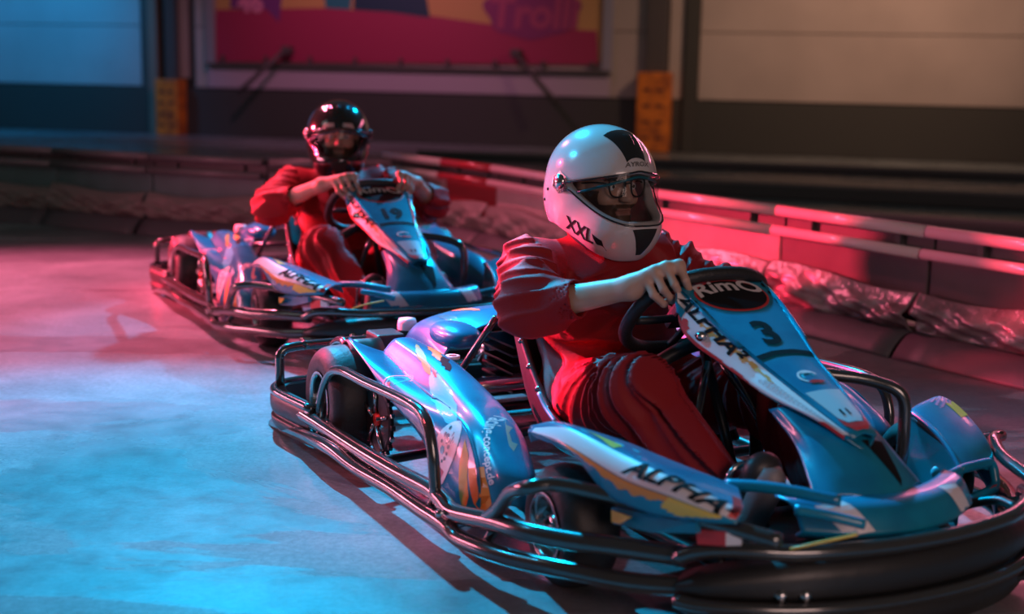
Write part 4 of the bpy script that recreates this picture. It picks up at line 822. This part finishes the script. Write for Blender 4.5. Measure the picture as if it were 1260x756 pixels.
def helmet(par,shell,trim,yaw,txt):
    """full-face helmet; own frame x forward, origin at the head centre"""
    h=.0035; Fd=Field((-.21,-.18,-.22),(.24,.18,.21),h)
    Fd.ell((-.012,0,.022),(.170,.140,.152),.0); Fd.ell((-.03,0,-.04),(.150,.134,.130),.03); Fd.cone((.075,0,-.105),(.075,0,-.106),.090,.090,.05); Fd.ell((.08,0,-.085),(.112,.104,.080),.05)
    Fd.ell((-.12,0,-.02),(.060,.09,.10),.03)
    x=Fd.ax[0][:,None,None]+0*Fd.ax[1][None,:,None]+0*Fd.ax[2][None,None,:]; y=x*0+Fd.ax[1][None,:,None]; z=x*0+Fd.ax[2][None,None,:]
    D=Fd.D; solid=D.copy(); cutp=-(z+.128+.24*(x-0.0)*1.0)   # neck opening slopes down to the chin
    cutp=-(z+.118+.50*np.clip(x,-.05,.12)); D=np.maximum(D,cutp)
    inner=solid+.026; inner=np.minimum(inner,9); D=np.maximum(D,-inner)
    az=np.arctan2(np.abs(y),x); top=.052-.020*az; bot=-.068+.075*np.clip(az-.25,0,2)**1.3
    side=(az-1.38)*.12; op=np.maximum(np.maximum(z-top,bot-z),side); op=np.where(x>-.05,op,.1)
    k=.010; hh=np.maximum(k-np.abs(D+op),0)/k; D=np.maximum(D,-op)+hh*hh*k*.25
    Fd.D=D; V,Fc=Fd.mesh(); o=big_mesh('helmet',V,Fc,shell,par); o.location=(.35,0,.762); o.rotation_euler=(0,0,yaw)
    sm=o.modifiers.new('smooth','SMOOTH'); sm.factor=.5; sm.iterations=2
    T=bvh(o)
    v_=[];nu,nv=50,18                       # visor wraps the eye port
    def cast(a,zz,off):
        d=Vector((math.cos(a),math.sin(a),0)); O=Vector((0,0,zz)); hit=None
        # radius of the outer ellipsoid at this height, measured on the uncut shell
        r=1e9; lo,hi=0,.3
        R=[]; 
        for t in np.linspace(.06,.22,81):
            q=O+d*float(t); i=np.round((np.array(q)-Fd.lo)/h).astype(int); R.append(solid[tuple(np.clip(i,0,np.array(solid.shape)-1))])
        R=np.array(R); j=int(np.argmax(R>0)); t=.06+.002*(j-1)+.002*(-R[j-1])/(R[j]-R[j-1]+1e-9); return O+d*(t+off)
    for i in range(nu):
        a=-1.50+3.0*i/(nu-1)
        for j in range(nv):
            f=j/(nv-1); zt=.060-.026*abs(a); zb=-.066+.078*max(abs(a)-.25,0)**1.3-.012
            if zb>zt-.02: zb=zt-.02
            v_.append(cast(a,zb+(zt-zb)*f,.0035))
    vis=mobj('visor',v_,[(i*nv+j,(i+1)*nv+j,(i+1)*nv+j+1,i*nv+j+1) for i in range(nu-1) for j in range(nv-1)],VISOR,o)
    tube('visor_rim',[v_[i*nv+nv-1] for i in range(nu)],.0028,trim,vis,sub=1,seg=6); tube('visor_rim',[v_[i*nv] for i in range(nu)],.0024,trim,vis,sub=1,seg=6)
    tube('sun_shade',[cast(a,.046-.034*abs(a)+.006*a,-.006) for a in np.linspace(-1.15,1.15,24)],.004,DBLUE,vis,sub=1,seg=6)
    for s in (-1,1):
        c=cast(s*1.62,.024,.002); v,f=lathe_vf([(.0001,s*.010),(.012,s*.009),(.020,s*.004),(.022,-s*.006)],c,'y',24); mobj('visor_pivot',v,f,STEEL if s<0 else trim,o)
        P=[cast(s*q,zz,.003) for q,zz in ((1.40,.038),(1.60,.052),(1.78,.036),(1.80,.010),(1.62,-.006),(1.40,.000))]
        cc_=sum(P,Vector())/6; mobj('visor_side_plate',[cc_]+P,[(0,i+1,(i+1)%6+1) for i in range(6)],trim,o,smooth=False)
    # chin opening and crown vents
    decal('chin_vent',poly2d([(-.040,.022),(.040,.022),(.022,-.018),(.008,-.040),(-.008,-.040),(-.022,-.018)],.012),(.19,0,-.110),(0,1,0),(-.25,0,1),T,LINER,o,.0015)
    def arch(name,x0,x1,w0,w1,hgt,m):
        vs=[];n,q=12,9
        for i in range(n):
            t=i/(n-1); xx=x0+(x1-x0)*t; w=w0+(w1-w0)*t
            for j in range(q):
                g=j/(q-1)*2-1; P=Vector((xx,g*w,.26)); hit=T.ray_cast(P,Vector((0,0,-1)),.5)[0] or P
                vs.append(hit+Vector((0,0,.001+hgt*math.sin(math.pi*min(max(t,.02),.98))**.4*(1-g**4))))
        return mobj(name,vs,[(i*q+j,(i+1)*q+j,(i+1)*q+j+1,i*q+j+1) for i in range(n-1) for j in range(q-1)],m,o)
    arch('crown_vent',.062,.140,.052,.030,.008,trim); arch('vent_slider',.085,.125,.016,.012,.013,trim)
    for s in (-1,1): 
        for dx in (0,.03): 
            c=cast(s*(2.0+dx*6),.0-dx,.0015); v,f=lathe_vf([(.0001,s*.003),(.004,s*.002),(.005,-s*.003)],c,'y',8); mobj('snap_stud',v,f,LINER,o)
    if txt:
        decal('lettering',text2d('XXL',.056,0,.0012,.95),(.055,-.13,-.105),(.86,-.0,-.36),(.25,-.35,.9),T,BLACKP,o,.0012)
        decal('cheek_flash',poly2d([(-.006,.022),(.010,.006),(.006,-.024),(-.002,-.006)],.02),(.105,-.11,-.125),(.8,-.5,-.2),(.1,-.1,1),T,BLACKP,o,.0012)
        decal('lettering',text2d('AYROX',.017,.2,.0004,1.3),(.17,.0,.092),(0,1,0),(-.5,0,.8),T,mat('grey_print',(.10,.09,.08),.4),o,.0012)
    else:
        decal('brow_print',poly2d([(-.07,-.006),(-.02,-.010),(-.02,.008),(-.06,.014)],.02),(.17,.0,.082),(0,1,0),(-.5,0,.8),T,mat('silver_print',(.55,.40,.38),.25,.3),o,.0012); decal('brow_print',poly2d([(.07,-.006),(.02,-.010),(.02,.008),(.06,.014)],.02),(.17,.0,.082),(0,1,0),(-.5,0,.8),T,bpy.data.materials['silver_print'],o,.0012)
    v,f=tube_vf([(.0+.115*math.cos(a)+.01,.095*math.sin(a),-.118-.05*math.cos(a)) for a in np.linspace(0,2*math.pi,28)[:-1]],.012,closed=True,sub=1); mobj('helmet_lining',v,f,LINER,o)
    return o
def shoe(par,s):
    Fd=Field((1.08,s*.13-.07,.04),(1.34,s*.13+.07,.34),.0045)
    Fd.cone((1.155,s*.13,.105),(1.19,s*.13,.13),.040,.042,.02); Fd.cone((1.19,s*.13,.13),(1.255,s*.13,.235),.042,.034,.02); Fd.ell((1.27,s*.13,.255),(.032,.045,.04),.02); Fd.cone((1.16,s*.13,.13),(1.155,s*.13,.19),.044,.046,.02)
    V,Fc=Fd.mesh(); o=big_mesh('shoe',V,Fc,SHOE,par)
    tube('shoe_sole',[(1.185,s*.13-.0,.078),(1.235,s*.13,.135),(1.292,s*.13,.235),(1.30,s*.13,.27)],[.03,.034,.036,.02],mat('grey_sole',(.25,.22,.22),.5),o,sub=4,seg=12)
def driver(name_label,loc,rz,arms,h,yaw,shell,trim,txt,seed,glass):
    p=empty('person',loc,rz,name_label,'person'); b,H=driver_body('body',p,arms,h,yaw)
    if glass: glasses(p,H)
    overall(p,arms,h*1.15,seed); helmet(p,shell,trim,yaw,txt)
    for s in (-1,1): shoe(p,s)
    return p
arms1={-1:dict(elbow=(.60,-.345,.50),wrist=(.826,-.195,.578),ang=math.radians(133),cuff=.50),1:dict(elbow=(.52,.36,.44),wrist=(.70,.25,.45),ang=math.radians(-18),cuff=.45)}
arms2={-1:dict(elbow=(.58,-.36,.49),wrist=(.806,-.205,.600),ang=math.radians(128),cuff=.50),1:dict(elbow=(.58,.36,.49),wrist=(.806,.205,.600),ang=math.radians(52),cuff=.5)}
driver('driver in red overall and white full-face helmet steering the foreground kart',(.0831,3.821,0),KA,arms1,.0045,math.radians(6),HELW,HELB,True,1.0,True)
driver('driver in red overall and glossy black helmet steering the rear kart',(-.935,6.17,0),-1.15,arms2,.006,math.radians(-16),HELB,HELB,False,3.3,False)
